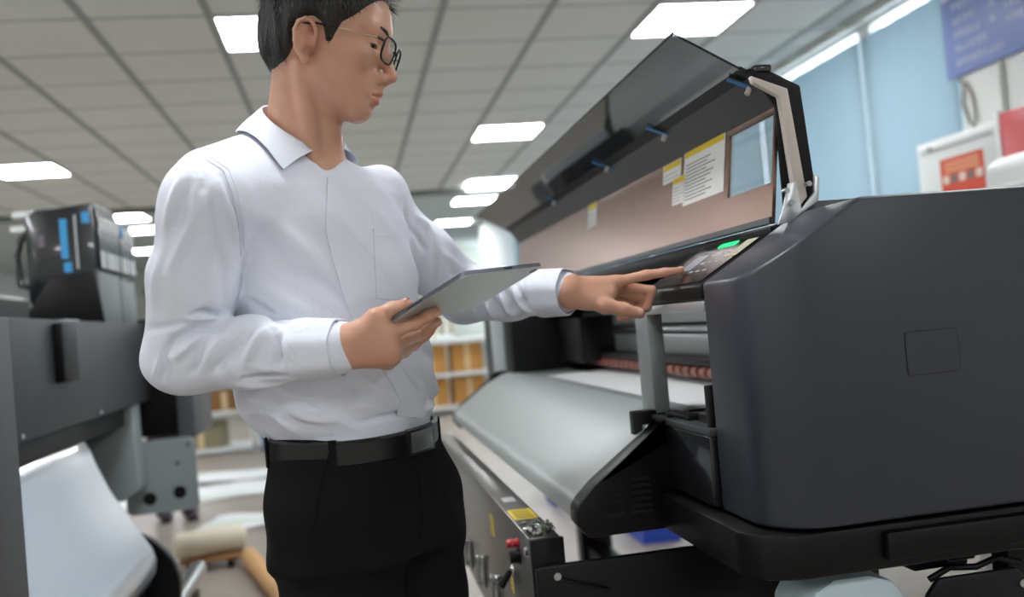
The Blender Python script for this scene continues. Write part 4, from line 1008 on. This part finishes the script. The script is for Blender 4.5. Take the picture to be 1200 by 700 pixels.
# fingernails
def bvh_of(o, V=None): 
    me = o.data; return BVHTree.FromPolygons([(Vector(v.co)+Vector(ORG[o].tolist())) for v in me.vertices], [p.vertices[:] for p in me.polygons])
M_nail = mat('fingernail', '#dcae98', .25)
def nail(tip, prev, outward, r):
    ax = nrm(tip-prev); up = np.array(outward)-ax*np.dot(outward, ax); up = nrm(up); sd = np.cross(ax, up); V = []; nu, nv = 7, 6
    for i in range(nu):
        for j in range(nv):
            a = (i/(nu-1)-.5)*1.5; s_ = (j/(nv-1)-.5)*2; w_ = 1-.25*max(0, s_)**3
            V.append(tip+ax*(s_*.0055+.001)+(sd*math.sin(a*w_)+up*math.cos(a*w_))*(r+.0005-.0016*max(0, s_)**2))
    mesh_obj('fingernail', V, [(i*nv+j, (i+1)*nv+j, (i+1)*nv+j+1, i*nv+j+1) for i in range(nu-1) for j in range(nv-1)], M_nail, body, smooth=180)
tp = RHAND['thumb'][0]; nail(tp[3], tp[2], nrm(-tn_*.9+c_u*.2-c_r*.1), .0092)
tp = LHAND['thumb'][0]; nail(tp[3], tp[2], -c_f*.75+c_u*.5, .0095)
for q_ in range(2): f_ = RHAND['fingers'][q_][0]; nail(f_[3], f_[2], tn_*.7-c_u*.0-c_f*.3, .0072)
f_ = LHAND['fingers'][0][0]; nail(f_[3], f_[2], CPN, .0070)
# hair
lo_ = HO-np.array([.19]*3); V, Q = snets(lambda p: hair_sdf(((p-np.float32(HO)) @ HR.astype(np.float32))), lo_, HO+np.array([.21]*3), .0026)
hair, HV = fast_mesh('hair', V, Q, M_hair, MAN, 1)
# strands that break up the outline of the hair
rng = np.random.default_rng(3); SV, SF = [], []
hl_ = (HV-HO) @ HR
cand = np.nonzero((hl_[:, 2] > -.05) & (skull(hl_.astype(np.float32)) > .004))[0]
for vi in rng.choice(cand, 2600):
    q_ = hl_[vi]; nn = nrm(q_-np.array([-.01, 0, .03])); fr_ = np.clip((q_[0]-.03)/.06, 0, 1)*np.clip((q_[2]-.07)/.03, 0, 1)
    fl = nrm(np.array([.25+.5*fr_, .1*rng.normal(), -.9+.9*np.clip((q_[2]-.05)/.06, 0, 1)])); fl = nrm(fl-nn*np.dot(fl, nn)*.9)
    ln = .012+.014*np.clip((q_[2]-.04)/.06, 0, 1); b0 = q_-nn*.002; b1 = b0+fl*ln*.5+nn*(.0022+.001*rng.random()); b2 = b0+fl*ln+nn*(.0030+.003*rng.random()*(1+2*fr_)); sd = nrm(np.cross(fl, nn))*.0005
    k = len(SV); SV += [HO+HR @ x for x in (b0-sd, b0+sd, b1-sd, b1+sd, b2)]; SF += [(k, k+1, k+3, k+2), (k+2, k+3, k+4)]
st = mesh_obj('hair_strands', SV, SF, M_hair, hair); st['kind'] = 'stuff'
# eyebrows, eyes
for s in (-1, 1):
    V, Fc = [], []
    pts = [(.0905, s*.010, .0405), (.0895, s*.022, .0435), (.0835, s*.034, .0455), (.074, s*.046, .0430)]
    tube('eyebrow', [hl(*p) for p in pts], [.0024, .0032, .0028, .0010], M_hair, body, 8)
    tube('eyelashes', [hl(.0795, s*.0215, .0160), hl(.0812, s*.029, .0185), hl(.0792, s*.037, .0182), hl(.0720, s*.0460, .0155)], [.0006, .0010, .0011, .0006], M_hair, body, 6)
    c = np.array([.0672, s*.032, .0168]); V = []; nu, nv = 16, 12
    g = [(math.pi*i/nv, 2*math.pi*j/nu) for i in range(nv+1) for j in range(nu)]
    gd = HR @ nrm((1, 0, -.22)); u1, v1, w1 = frame_of(gd)
    V = [hl(*c)+.0122*(w1*math.cos(a)+(u1*math.cos(b)+v1*math.sin(b))*math.sin(a)) for a, b in g]
    Fc = [(i*nu+j, (i+1)*nu+j, (i+1)*nu+(j+1) % nu, i*nu+(j+1) % nu) for i in range(nv) for j in range(nu)]
    mi = [1 if i < 3 else 0 for i in range(nv) for j in range(nu)]
    mesh_obj('eye', V, Fc, None, body, smooth=180, mats=[M_eyew, M_iris], midx=mi)
# glasses
GL = thing('glasses', None, None, (0, 1.5, 0)); GL.parent = MAN; GL.location = (0, 0, 0)
for s in (-1, 1):
    wr_ = math.radians(8); u = np.array([math.sin(-wr_), s*math.cos(wr_), 0]); v = np.array([.14, 0, .99]); v -= u*np.dot(u, v); v /= np.linalg.norm(v); n_ = np.cross(u, v)
    o = np.array([.1015, s*.0315, .0125]); ring = []
    W2, H2 = .0245, .0185
    for k in range(28):
        a = 2*math.pi*k/28; ca, sa = math.cos(a), math.sin(a); rr_ = (abs(ca)**3.2+abs(sa)**3.2)**(-1/3.2); ring.append(hl(*(o+u*ca*rr_*W2+v*sa*rr_*H2)))
    tube('rim', ring+[ring[0], ring[1]], .0017, M_frame, GL, 8)
    mesh_obj('lens', ring, [tuple(range(28))], M_lens, GL)
    h0 = o+u*W2+v*.009
    tube('temple', [hl(*h0), hl(.088, s*.068, .0225), hl(.03, s*.0765, .024)], [.0014, .0009, .0009], M_metal, GL, 8)
    tube('temple_tip', [hl(.032, s*.0765, .024), hl(-.002, s*.0775, .0245), hl(-.022, s*.0785, .020), hl(-.036, s*.079, .004)], [.0016, .0018, .0018, .0018], M_frame, GL, 8)
    tube('hinge', [hl(*h0), hl(.0905, s*.0655, .0225)], .002, M_frame, GL, 8)
tube('bridge', [hl(.1035, -.008, .017), hl(.106, 0, .0195), hl(.1035, .008, .017)], .0013, M_frame, GL, 8)
def resample(px, n):
    P = np.array(px, float); L_ = np.concatenate([[0], np.cumsum(np.linalg.norm(np.diff(P, axis=0), axis=1))]); s = np.linspace(0, L_[-1], n)
    return np.stack([np.interp(s, L_, P[:, 0]), np.interp(s, L_, P[:, 1])], 1)
resample_px = resample
# shirt
V, Q = snets(shirt_sdf, (-.40, 1.20, .98), (.60, 1.95, 1.56), .0036, margin=1.7)
shirt, SVt = fast_mesh('shirt', V, Q, M_shirt, MAN, 1)
SB = bvh_of(shirt)
FOLD_SRC = '''
5 7 217,200 203,236 194,271
-4 7 226,205 214,240 205,275
5 7 235,229 217,280 197,321
-3 6 240,207 229,245 222,262
-4 6 251,232 258,280 263,316 262,350
4 6 260,216 274,261 279,289
-5 4 261,207 281,257 285,298
4 7 190,290 182,330 180,370
6 4 219,376 235,371 261,377
-7 3.5 226,368 242,365 262,371
-7 4 262,387 229,385 199,400 189,425
-4 4 172,387 200,382 224,377
6 5 245,389 224,407 201,421
6 6 270,388 252,412 238,430
-5 4 238,405 231,425 222,438
-6 5 283,395 265,418 250,436
5 4 190,414 183,441 190,452
-4 4 197,420 192,445
7 7 314,384 296,407 288,424
-6 6 296,386 284,404 274,424
-6 6 323,389 329,415 322,435
4 4 334,396 343,425
4 6 301,431 337,434
-7 3 287,444 315,441 346,439
4 4 280,452 310,451 337,448
-3 10 296,265 334,309 350,330
4 12 316,257 345,285 373,306
-3 9 350,320 385,335 410,360
3 9 300,330 330,352 360,366
-4 6 290,350 320,372 345,384
5 6 485,252 497,262 505,274
-6 5 475,240 478,265 498,292
4 5 478,262 490,288
-5 5 511,280 510,310 507,338
5 5 520,296 534,312 548,318
-5 4 527,322 545,324
-6 3.5 594,341 602,360 618,372
6 4 586,343 595,362 609,377
6 4 602,338 612,358 624,367
-6 3 611,352 626,362
5 4 612,331 618,348
-4 3 622,328 620,348
5 4 570,355 583,378
-6 4 578,350 592,378
4 4 555,362 566,378
-5 4 562,352 574,378
-6 3 418,494 452,488 486,481
-5 4 470,430 480,448 493,462 490,480
5 6 508,467 497,483
4 8 395,458 424,474 450,478
-4 5 340,470 372,474 395,487
4 6 335,480 360,490 390,494
-4 5 300,476 315,492
'''
me_ = shirt.data; nv_ = np.empty(len(me_.vertices)*3, np.float32); me_.vertices.foreach_get('normal', nv_); nv_ = nv_.reshape(-1, 3); disp = np.zeros(len(SVt))
for ln_ in FOLD_SRC.strip().splitlines():
    tk = ln_.split(); A_ = float(tk[0])*.00165; wpx = float(tk[1])*.92; pts_ = []
    for x, y in resample_px([tuple(map(float, t.split(','))) for t in tk[2:]], 7):
        d = ray(x, y); h = SB.ray_cast(Vector(c_o.tolist()), Vector((d/np.linalg.norm(d)).tolist()))
        if h[0] is not None: pts_.append(np.array(h[0]))
    if len(pts_) < 3: continue
    wm = wpx*np.dot(pts_[0]-c_o, c_f)/F_PX*1.1; best = np.full(len(SVt), 1e9); tb = np.zeros(len(SVt)); nn_ = len(pts_)-1
    for k in range(nn_):
        d_, t_ = caps(SVt, pts_[k], pts_[k+1], 0, 0, True); m_ = d_ < best; best[m_] = d_[m_]; tb[m_] = (k+t_[m_])/nn_
    disp += A_*np.exp(-(best/wm)**2)*np.sqrt(np.clip(np.sin(np.pi*np.clip(tb, .03, .97)), 0, 1))
SVt = SVt+nv_*disp[:, None]
me_.vertices.foreach_set('co', (SVt-ORG[shirt]).astype(np.float32).ravel()); me_.update()
SB = bvh_of(shirt)
def cast(x, y, off=0.0):
    d = ray(x, y); h = SB.ray_cast(Vector(c_o.tolist()), Vector((d/np.linalg.norm(d)).tolist()))
    if h[0] is None: return None, None
    n_ = np.array(h[1]); n_ = n_ if np.dot(n_, d) < 0 else -n_; return np.array(h[0])+n_*off, n_
def snap(p, off):
    h = SB.find_nearest(Vector(p.tolist())); n_ = np.array(h[1]); 
    return np.array(h[0])+n_*off
# placket: a raised band along the front edge
def ribbon(name, rows, th, m, parent):
    """rows: k x n surface points, closed into a thin slab using offsets away from the shirt"""
    A = np.array(rows); k, n, _ = A.shape
    nn = np.cross(A[-1, :]-A[0, :], np.gradient(A[0], axis=0)); nn /= np.linalg.norm(nn, axis=1)[:, None]+1e-9
    if np.dot(nn.mean(0), c_o-A.reshape(-1, 3).mean(0)) < 0: nn = -nn
    Tp = A+nn[None]*th; V = np.concatenate([A.reshape(-1, 3), Tp.reshape(-1, 3)]); N0 = k*n; Fc = []
    for i in range(k-1):
        for j in range(n-1): Fc += [(N0+i*n+j, N0+i*n+j+1, N0+(i+1)*n+j+1, N0+(i+1)*n+j), (i*n+j, (i+1)*n+j, (i+1)*n+j+1, i*n+j+1)]
    for j in range(n-1):
        for i in (0, k-1): Fc.append((i*n+j, i*n+j+1, N0+i*n+j+1, N0+i*n+j))
    for i in range(k-1):
        for j in (0, n-1): Fc.append((i*n+j, (i+1)*n+j, N0+(i+1)*n+j, N0+i*n+j))
    V, Fc = bev(V, Fc, 0); return mesh_obj(name, V, Fc, m, parent, smooth=50)
pp = resample(PL_PX, 44); pp[:, 1] += 3
rows = []
for t in np.linspace(0, 1, 5):
    r_ = []
    for k, (x, y) in enumerate(pp):
        w_ = 25*min(1, .35+k/14.)
        p, n_ = cast(x-t*w_*1.0, y-t*2); r_.append(p if p is not None else r_[-1])
    rows.append(r_)
rows = np.array(rows)
for _ in range(3): rows[:, 1:-1] = (rows[:, :-2]+2*rows[:, 1:-1]+rows[:, 2:])/4
def lift(rows, off):
    out = np.array(rows)
    for i in range(out.shape[0]):
        for j in range(out.shape[1]): out[i, j] = snap(out[i, j], off)
    return out
ribbon('placket', lift(rows, .0006), .0022, M_shirt, shirt)
# pocket
pk = [[(437+(475-437)*a+4*b-2*a*b, 268+3*a+(350-268)*b) for a in np.linspace(0, 1, 9)] for b in np.linspace(0, 1, 14)]
rows = [[(lambda r: r[0] if r[0] is not None else atD(*q, 1.5))(cast(*q)) for q in r_] for r_ in pk]
ribbon('pocket', lift(np.array(rows), .0003), .0010, M_shirt, shirt)
pk = [[(437+(475-437)*a, 268+3*a+(277-268)*b) for a in np.linspace(0, 1, 9)] for b in (0, .5, 1)]
rows = [[(lambda r: r[0] if r[0] is not None else atD(*q, 1.5))(cast(*q)) for q in r_] for r_ in pk]
ribbon('pocket_hem', lift(np.array(rows),   .0011), .0009, M_shirt, shirt)
# cuffs: hollow turned bands with an overlap and a button
def cuff(W_, E, r0, r1, ln, back, squash=1.0, wob=0.0):
    ax = nrm(W_-E); u, v, _ = frame_of(ax); n = 40; V = []; prof = [(0, r0), (.15, r0+.001), (.9, r1), (1, r1-.0005), (1.0, r1-.003), (.9, r1-.0035), (.1, r0-.004), (0, r0-.004)]
    st_ = W_-ax*back
    for s_, r in prof:
        for j in range(n):
            a = 2*math.pi*j/n; V.append(st_+ax*ln*s_+(u*math.cos(a)+v*math.sin(a)*squash)*(r+wob*math.sin(3*a+s_*2)+.0012*math.sin(7*a)))
    k = len(prof); Fc = [(i*n+j, i*n+(j+1) % n, ((i+1) % k)*n+(j+1) % n, ((i+1) % k)*n+j) for i in range(k) for j in range(n)]
    V, Fc = bev(V, Fc, 0); o = mesh_obj('cuff', V, Fc, M_shirt, shirt, smooth=60)
    return o, st_, ax, u, v
cuff(RW, RE, .0435, .0405, .066, .068, 1.0)
cuff(LW, LE, .0420, .0415, .062, .058, 1.0, .0012)
# collar: stand and folded leaf going round the neck
cN = NECK+np.array([0, 0, 0]); yawc = math.radians(52)
ca_f = np.array([math.sin(yawc), -math.cos(yawc), 0]); ca_l = np.array([math.cos(yawc), math.sin(yawc), 0])
ax_n = nrm(hl(-.026, 0, -.035)-NECK)
def cdir(a): return ca_f*math.cos(a)+ca_l*math.sin(a)
def ctop(a, r=.0655):
    zt = .056-.046*math.cos(a)+.016*max(0, math.sin(a)); return NECK+ax_n*(zt/ax_n[2])+cdir(a)*r
def leaf(sgn):
    nS, nR = 26, 7; rows = [[] for _ in range(nR)]
    for i in range(nS+1):
        s = i/nS; at = math.radians(26+154*s)*sgn; ab = math.radians(26+40*(1-s)**1.5+154*s)*sgn
        T_ = ctop(at); zt = .056-.046*math.cos(at)+.016*max(0, math.sin(at)); B_ = NECK+ax_n*((zt-.040-.012*(1-s)**2)/ax_n[2])+cdir(ab)*(.086+.022*(1-s)**2)
        B_ = snap(B_, .0055)
        md = (T_+B_)/2+cdir((at+ab)/2)*.010+np.array([0, 0, .006])
        for k in range(nR):
            t = k/(nR-1); rows[k].append(T_*(1-t)**2+2*md*t*(1-t)+B_*t*t)
    A = np.array(rows); k, n, _ = A.shape
    cen = NECK+ax_n*.03; nn = A-cen; nn -= (nn @ ax_n)[..., None]*ax_n; nn /= np.linalg.norm(nn, axis=2)[..., None]
    Tp = A+nn*.0018+np.array([0, 0, .0012]); V = np.concatenate([A.reshape(-1, 3), Tp.reshape(-1, 3)]); N0 = k*n; Fc = []
    for i in range(k-1):
        for j in range(n-1): Fc += [(N0+i*n+j, N0+i*n+j+1, N0+(i+1)*n+j+1, N0+(i+1)*n+j), (i*n+j, (i+1)*n+j, (i+1)*n+j+1, i*n+j+1)]
    for j in range(n-1):
        for i in (0, k-1): Fc.append((i*n+j, i*n+j+1, N0+i*n+j+1, N0+i*n+j))
    for i in range(k-1):
        for j in (0, n-1): Fc.append((i*n+j, (i+1)*n+j, N0+(i+1)*n+j, N0+i*n+j))
    V, Fc = bev(V, Fc, 0); mesh_obj('collar_leaf', V, Fc, M_shirt, shirt, smooth=60)
for s in (-1, 1): leaf(s)
# collar stand inside
V = []; n = 60; aa = np.radians(np.linspace(16, 344, n))
for r_, dz in ((.0655, 0), (.0645, -.012), (.0655, -.034), (.0672, -.034), (.0665, -.012), (.0672, .0)):
    for a in aa: V.append(ctop(a, r_)+ax_n*dz+cdir(a)*(-dz*.12))
Fc = [(i*n+j, i*n+j+1, ((i+1) % 6)*n+j+1, ((i+1) % 6)*n+j) for i in range(6) for j in range(n-1)]+[tuple(i*n for i in range(6)), tuple(i*n+n-1 for i in range(5, -1, -1))]
V, Fc = bev(V, Fc, 0); mesh_obj('collar_stand', V, Fc, M_shirt, shirt, smooth=50)
b0 = ctop(math.radians(-20), .069)-ax_n*.012; tube('button', [b0, b0+cdir(math.radians(-20))*.0022], .0052, M_btn, shirt, 14)
# armhole seam, sleeve seams
def seam(px, r=.0011):
    P = [cast(x, y, .0004)[0] for x, y in resample(px, 24)]; P = [p for p in P if p is not None]
    if len(P) > 3: tube('seam', P, r, M_shirt, shirt, 6)
seam([(241, 187), (262, 200), (274, 230), (280, 262), (282, 300)])
seam([(246, 184), (268, 199), (279, 228), (285, 262), (286, 290)], .0008)
# trousers, belt
V, Q = snets(trouser_sdf, (-.25, 1.22, .02), (.30, 1.78, 1.08), .0062)
trou, TVt = fast_mesh('trousers', V, Q, M_trou, MAN, 2)
def loft_pt(z, ang, grow, n=2.3):
    I_ = lambda k: float(np.interp(z, LOFT[:, 0], LOFT[:, k])); yw = math.radians(I_(3)); a, b = I_(4)+grow, I_(5)+grow
    c, s = math.cos(ang), math.sin(ang); r = (abs(s)**n+abs(c)**n)**(-1/n); fw, lf = b*c*r, a*s*r      # ang 0 = front, +90 = his left
    return np.array([I_(1)+fw*math.sin(yw)+lf*math.cos(yw), I_(2)-fw*math.cos(yw)+lf*math.sin(yw), z])
def belt_band(name, a0, a1, z0, z1, g0, g1, m, par, n=90):
    V = []; An = np.radians(np.linspace(a0, a1, n))
    for z, g in ((z0, g0), (z0+.003, g1), (z1-.003, g1), (z1, g0)):
        for a in An: p = loft_pt(1.03, a, g); p[2] = z-.014*(.5+.5*math.cos(a+.5)); V.append(p)
    Fc = [(i*n+j, i*n+j+1, ((i+1) % 4)*n+j+1, ((i+1) % 4)*n+j) for i in range(4) for j in range(n-1)]
    if abs(a1-a0) < 359: Fc += [tuple(i*n for i in range(4)), tuple(i*n+n-1 for i in range(3, -1, -1))]
    V, Fc = bev(V, Fc, 0); return mesh_obj(name, V, Fc, m, par, smooth=40)
BZ0, BZ1 = 1.002, 1.040
belt = belt_band('belt', -180, 180, BZ0, BZ1, .010, .0165, M_belt, MAN)
belt_band('belt_end', -60, -4, BZ0+.001, BZ1-.001, .016, .0195, M_belt, belt, 30)
belt_band('buckle', -14, 14, BZ0-.003, BZ1+.003, .0195, .0235, mat('dark buckle', '#4a4b4d', .25, metal=.8), belt, 12)
belt_band('buckle_field', -11, 11, BZ0+.003, BZ1-.003, .0232, .0246, mat('satin buckle', '#a8aaac', .3, metal=.9), belt, 12)
for a in (-125, -62, 38, 80, 150): belt_band('belt_loop', a-2.5, a+2.5, BZ0-.008, BZ1+.003, .0165, .0195, M_trou, trou, 6)
# fly and front pocket seam lines
TB = bvh_of(trou)
def tcast(x, y, off=.0):
    d = ray(x, y); h = TB.ray_cast(Vector(c_o.tolist()), Vector((d/np.linalg.norm(d)).tolist()))
    return None if h[0] is None else np.array(h[0])+np.array(h[1])*off
for px in ([(488, 531), (492, 570), (496, 610), (490, 640)], [(386, 531), (375, 570), (366, 620)]):
    P = [tcast(x, y, .0004) for x, y in resample(px, 16)]; P = [p for p in P if p is not None]
    if len(P) > 3: tube('seam', P, .0014, M_trou, trou, 6)
def shoe_sdf(A_, yaw):
    f_ = np.array([math.sin(yaw), -math.cos(yaw), 0]); b = np.array([A_[0], A_[1], 0])
    def g(p):
        d = caps(p, b-f_*.05+np.array([0, 0, .045]), b+f_*.13+np.array([0, 0, .034]), .040, .037); d = smin(d, caps(p, b+np.array([0, 0, .05]), b+f_*.05+np.array([0, 0, .07]), .042, .034), .03)
        d = smin(d, caps(p, b+f_*.14+np.array([0, 0, .026]), b+f_*.185+np.array([0, 0, .022]), .032, .02), .03)
        return np.maximum(d, .001-p[:, 2])
    return g
for A_, yw in ((ANR, 50), (ANL, 60)):
    lo_ = np.array([A_[0]-.3, A_[1]-.3, -.02]); V, Q = snets(shoe_sdf(A_, math.radians(yw)), lo_, np.array([A_[0]+.3, A_[1]+.3, .13]), .006)
    fast_mesh('shoe', V, Q, M_shoe, MAN, 1)
# ------------------------------------------------------------------ tablet held in his right hand
TB_ = thing('tablet', 'thin grey tablet held in the man\'s right hand, its back to the viewer', 'tablet', TC)
M_tab = mat('grey aluminium tablet back', '#c2c9c6', .36, metal=.3); M_tabe = mat('tablet edge', '#6a6b76', .3, metal=.6); M_scr = mat('tablet glass', '#0c0d10', .08)
def T3(a, b, off): return TC+tu*a+tv_*b+tn_*off
plate('tablet_back', T3(0, 0, -.0010), tu, tv_, TWu, TWv, M_tab, TB_, .0012*(1 if np.dot(np.cross(tu, tv_), tn_) > 0 else -1), .012, 6)
plate('tablet_edge', T3(0, 0, -.0050), tu, tv_, TWu+.0012, TWv+.0012, M_tabe, TB_, .0046*(1 if np.dot(np.cross(tu, tv_), tn_) > 0 else -1), .0125, 6)
plate('screen', T3(0, 0, -.0060), tu, tv_, TWu, TWv, M_scr, TB_, .0012*(1 if np.dot(np.cross(tu, tv_), tn_) > 0 else -1), .012, 6)
cpos = T3(TWu/2-.013, TWv/2-.012, .0004); lens_o = tube('rear_camera', [cpos, cpos+tn_*.0012], .0052, M_frame, TB_, 18); tube('camera_ring', [cpos-tn_*.0002, cpos+tn_*.0008], .0066, M_steel, TB_, 18)
b_ = T3(TWu/2+.0004, TWv*.02, -.003); plate('side_button', b_, tv_, tn_, .020, .0022, M_frame, TB_, .0006 if np.dot(np.cross(tv_, tn_), tu) > 0 else -.0006)
b_ = T3(-TWu*.12, -TWv/2-.0004, -.003); plate('side_slot', b_, tu, tn_, .03, .0016, M_frame, TB_, .0006 if np.dot(np.cross(tu, tn_), -tv_) > 0 else -.0006)
# ------------------------------------------------------------------ colleague far behind, mostly hidden by the left printer
W2 = thing('person', 'colleague in dark clothes standing far behind, mostly hidden by the left printer', 'person', (-1.30, 6.95, 0))
px_, py_ = -1.30, 6.95
H2R = head_frame(200, 12); H2O = np.array([px_, py_-.02, 1.53])
LOFT2 = np.array([(.80, px_, py_, 200, .15, .10), (.95, px_, py_, 200, .165, .115), (1.05, px_, py_, 200, .14, .10), (1.25, px_, py_, 200, .155, .11), (1.33, px_, py_, 200, .15, .095), (1.38, px_, py_, 200, .08, .07), (1.42, px_, py_, 200, .03, .03)])
sh = [np.array([px_+s*.16, py_-s*.05, 1.30]) for s in (-1, 1)]; el = [np.array([px_+s*.20, py_-.03-s*.05, 1.05]) for s in (-1, 1)]; hn = [np.array([px_+s*.13, py_+.20, .98]) for s in (-1, 1)]
an = [np.array([px_-.09, py_, .08]), np.array([px_+.09, py_-.03, .08])]; hp2 = [np.array([px_-.075, py_, .86]), np.array([px_+.075, py_, .86])]
def body2(p):
    r = np.linalg.norm(p-np.float32(H2O), axis=1); d = (r-.145).astype(np.float32); m_ = r < .2
    if m_.any(): d[m_] = head_sdf((p[m_]-np.float32(H2O)) @ H2R.astype(np.float32))
    d = smin(d, caps(p, H2O+np.array([0, 0, -.05]), (px_, py_, 1.38), .048, .052), .02)
    t, _, _ = loft(p, -.01, tab=LOFT2); t = np.maximum(t, np.maximum(p[:, 2]-1.42, .86-p[:, 2])); d = smin(d, t, .03)
    for k in range(2):
        d = smin(d, smin(caps(p, sh[k], el[k], .042, .036), caps(p, el[k], hn[k], .034, .024), .02), .02)
        f_ = nrm(hn[k]-el[k]); 
        for q in range(4): d = smin(d, caps(p, hn[k], hn[k]+f_*.14+np.array([.016*(q-1.5), 0, -.02]), .016, .008), .006)
        d = smin(d, caps(p, hn[k], hn[k]+f_*.07+np.array([-.04*(1 if k else -1), 0, .01]), .014, .009), .008)
        d = smin(d, caps(p, hp2[k], an[k], .07, .036), .02)
    return d
V, Q = snets(body2, (px_-.4, py_-.35, .0), (px_+.4, py_+.45, 1.72), .006); fast_mesh('body', V, Q, M_skin, W2, 1)
V, Q = snets(lambda p: hair_sdf((p-np.float32(H2O)) @ H2R.astype(np.float32)), H2O-.19, H2O+.21, .006); fast_mesh('hair', V, Q, M_hair, W2, 1)
def top2(p):
    t, _, _ = loft(p, .008, tab=LOFT2); t = np.maximum(t, np.maximum(p[:, 2]-1.41, .88-p[:, 2]))
    for k in range(2): t = smin(t, smin(caps(p, sh[k], el[k], .058, .05), caps(p, el[k], hn[k]-nrm(hn[k]-el[k])*.03, .048, .036), .02), .02)
    return smax(t, -caps(p, H2O+np.array([0, 0, -.05]), (px_, py_, 1.39), .052, .055), .005)-.002*noise3(p, 40)
V, Q = snets(top2, (px_-.4, py_-.35, .8), (px_+.4, py_+.35, 1.45), .007, margin=1.6); fast_mesh('jacket', V, Q, mat('dark grey jacket', '#2b2d33', .85), W2, 1)
def trou2(p):
    t, _, _ = loft(p, .006, tab=LOFT2); t = np.maximum(t, np.maximum(p[:, 2]-.96, .82-p[:, 2]))
    for k in range(2): t = smin(t, caps(p, hp2[k], an[k], .088, .062), .02)
    return np.maximum(t, .06-p[:, 2])
V, Q = snets(trou2, (px_-.3, py_-.3, 0), (px_+.3, py_+.3, 1.0), .008); fast_mesh('trousers', V, Q, mat('dark trousers', '#1b1c22', .85), W2, 1)
for k in range(2):
    b = np.array([an[k][0], an[k][1], 0])
    def sh2(p, b=b): return np.maximum(smin(caps(p, b+np.array([.02, .05, .04]), b+np.array([.05, -.16, .03]), .042, .036), caps(p, b+np.array([0, 0, .05]), b+np.array([0, 0, .08]), .045, .04), .03), .002-p[:, 2])
    V, Q = snets(sh2, b+np.array([-.2, -.3, -.02]), b+np.array([.2, .2, .16]), .008); s_, _ = fast_mesh('shoe', V, Q, mat('plum black shoe', '#2a1a2c', .5), W2, 1)
    tube('shoe_sole', [b+np.array([.02, .07, .012]), b+np.array([.05, -.18, .012])], .012, M_white, s_, 8)
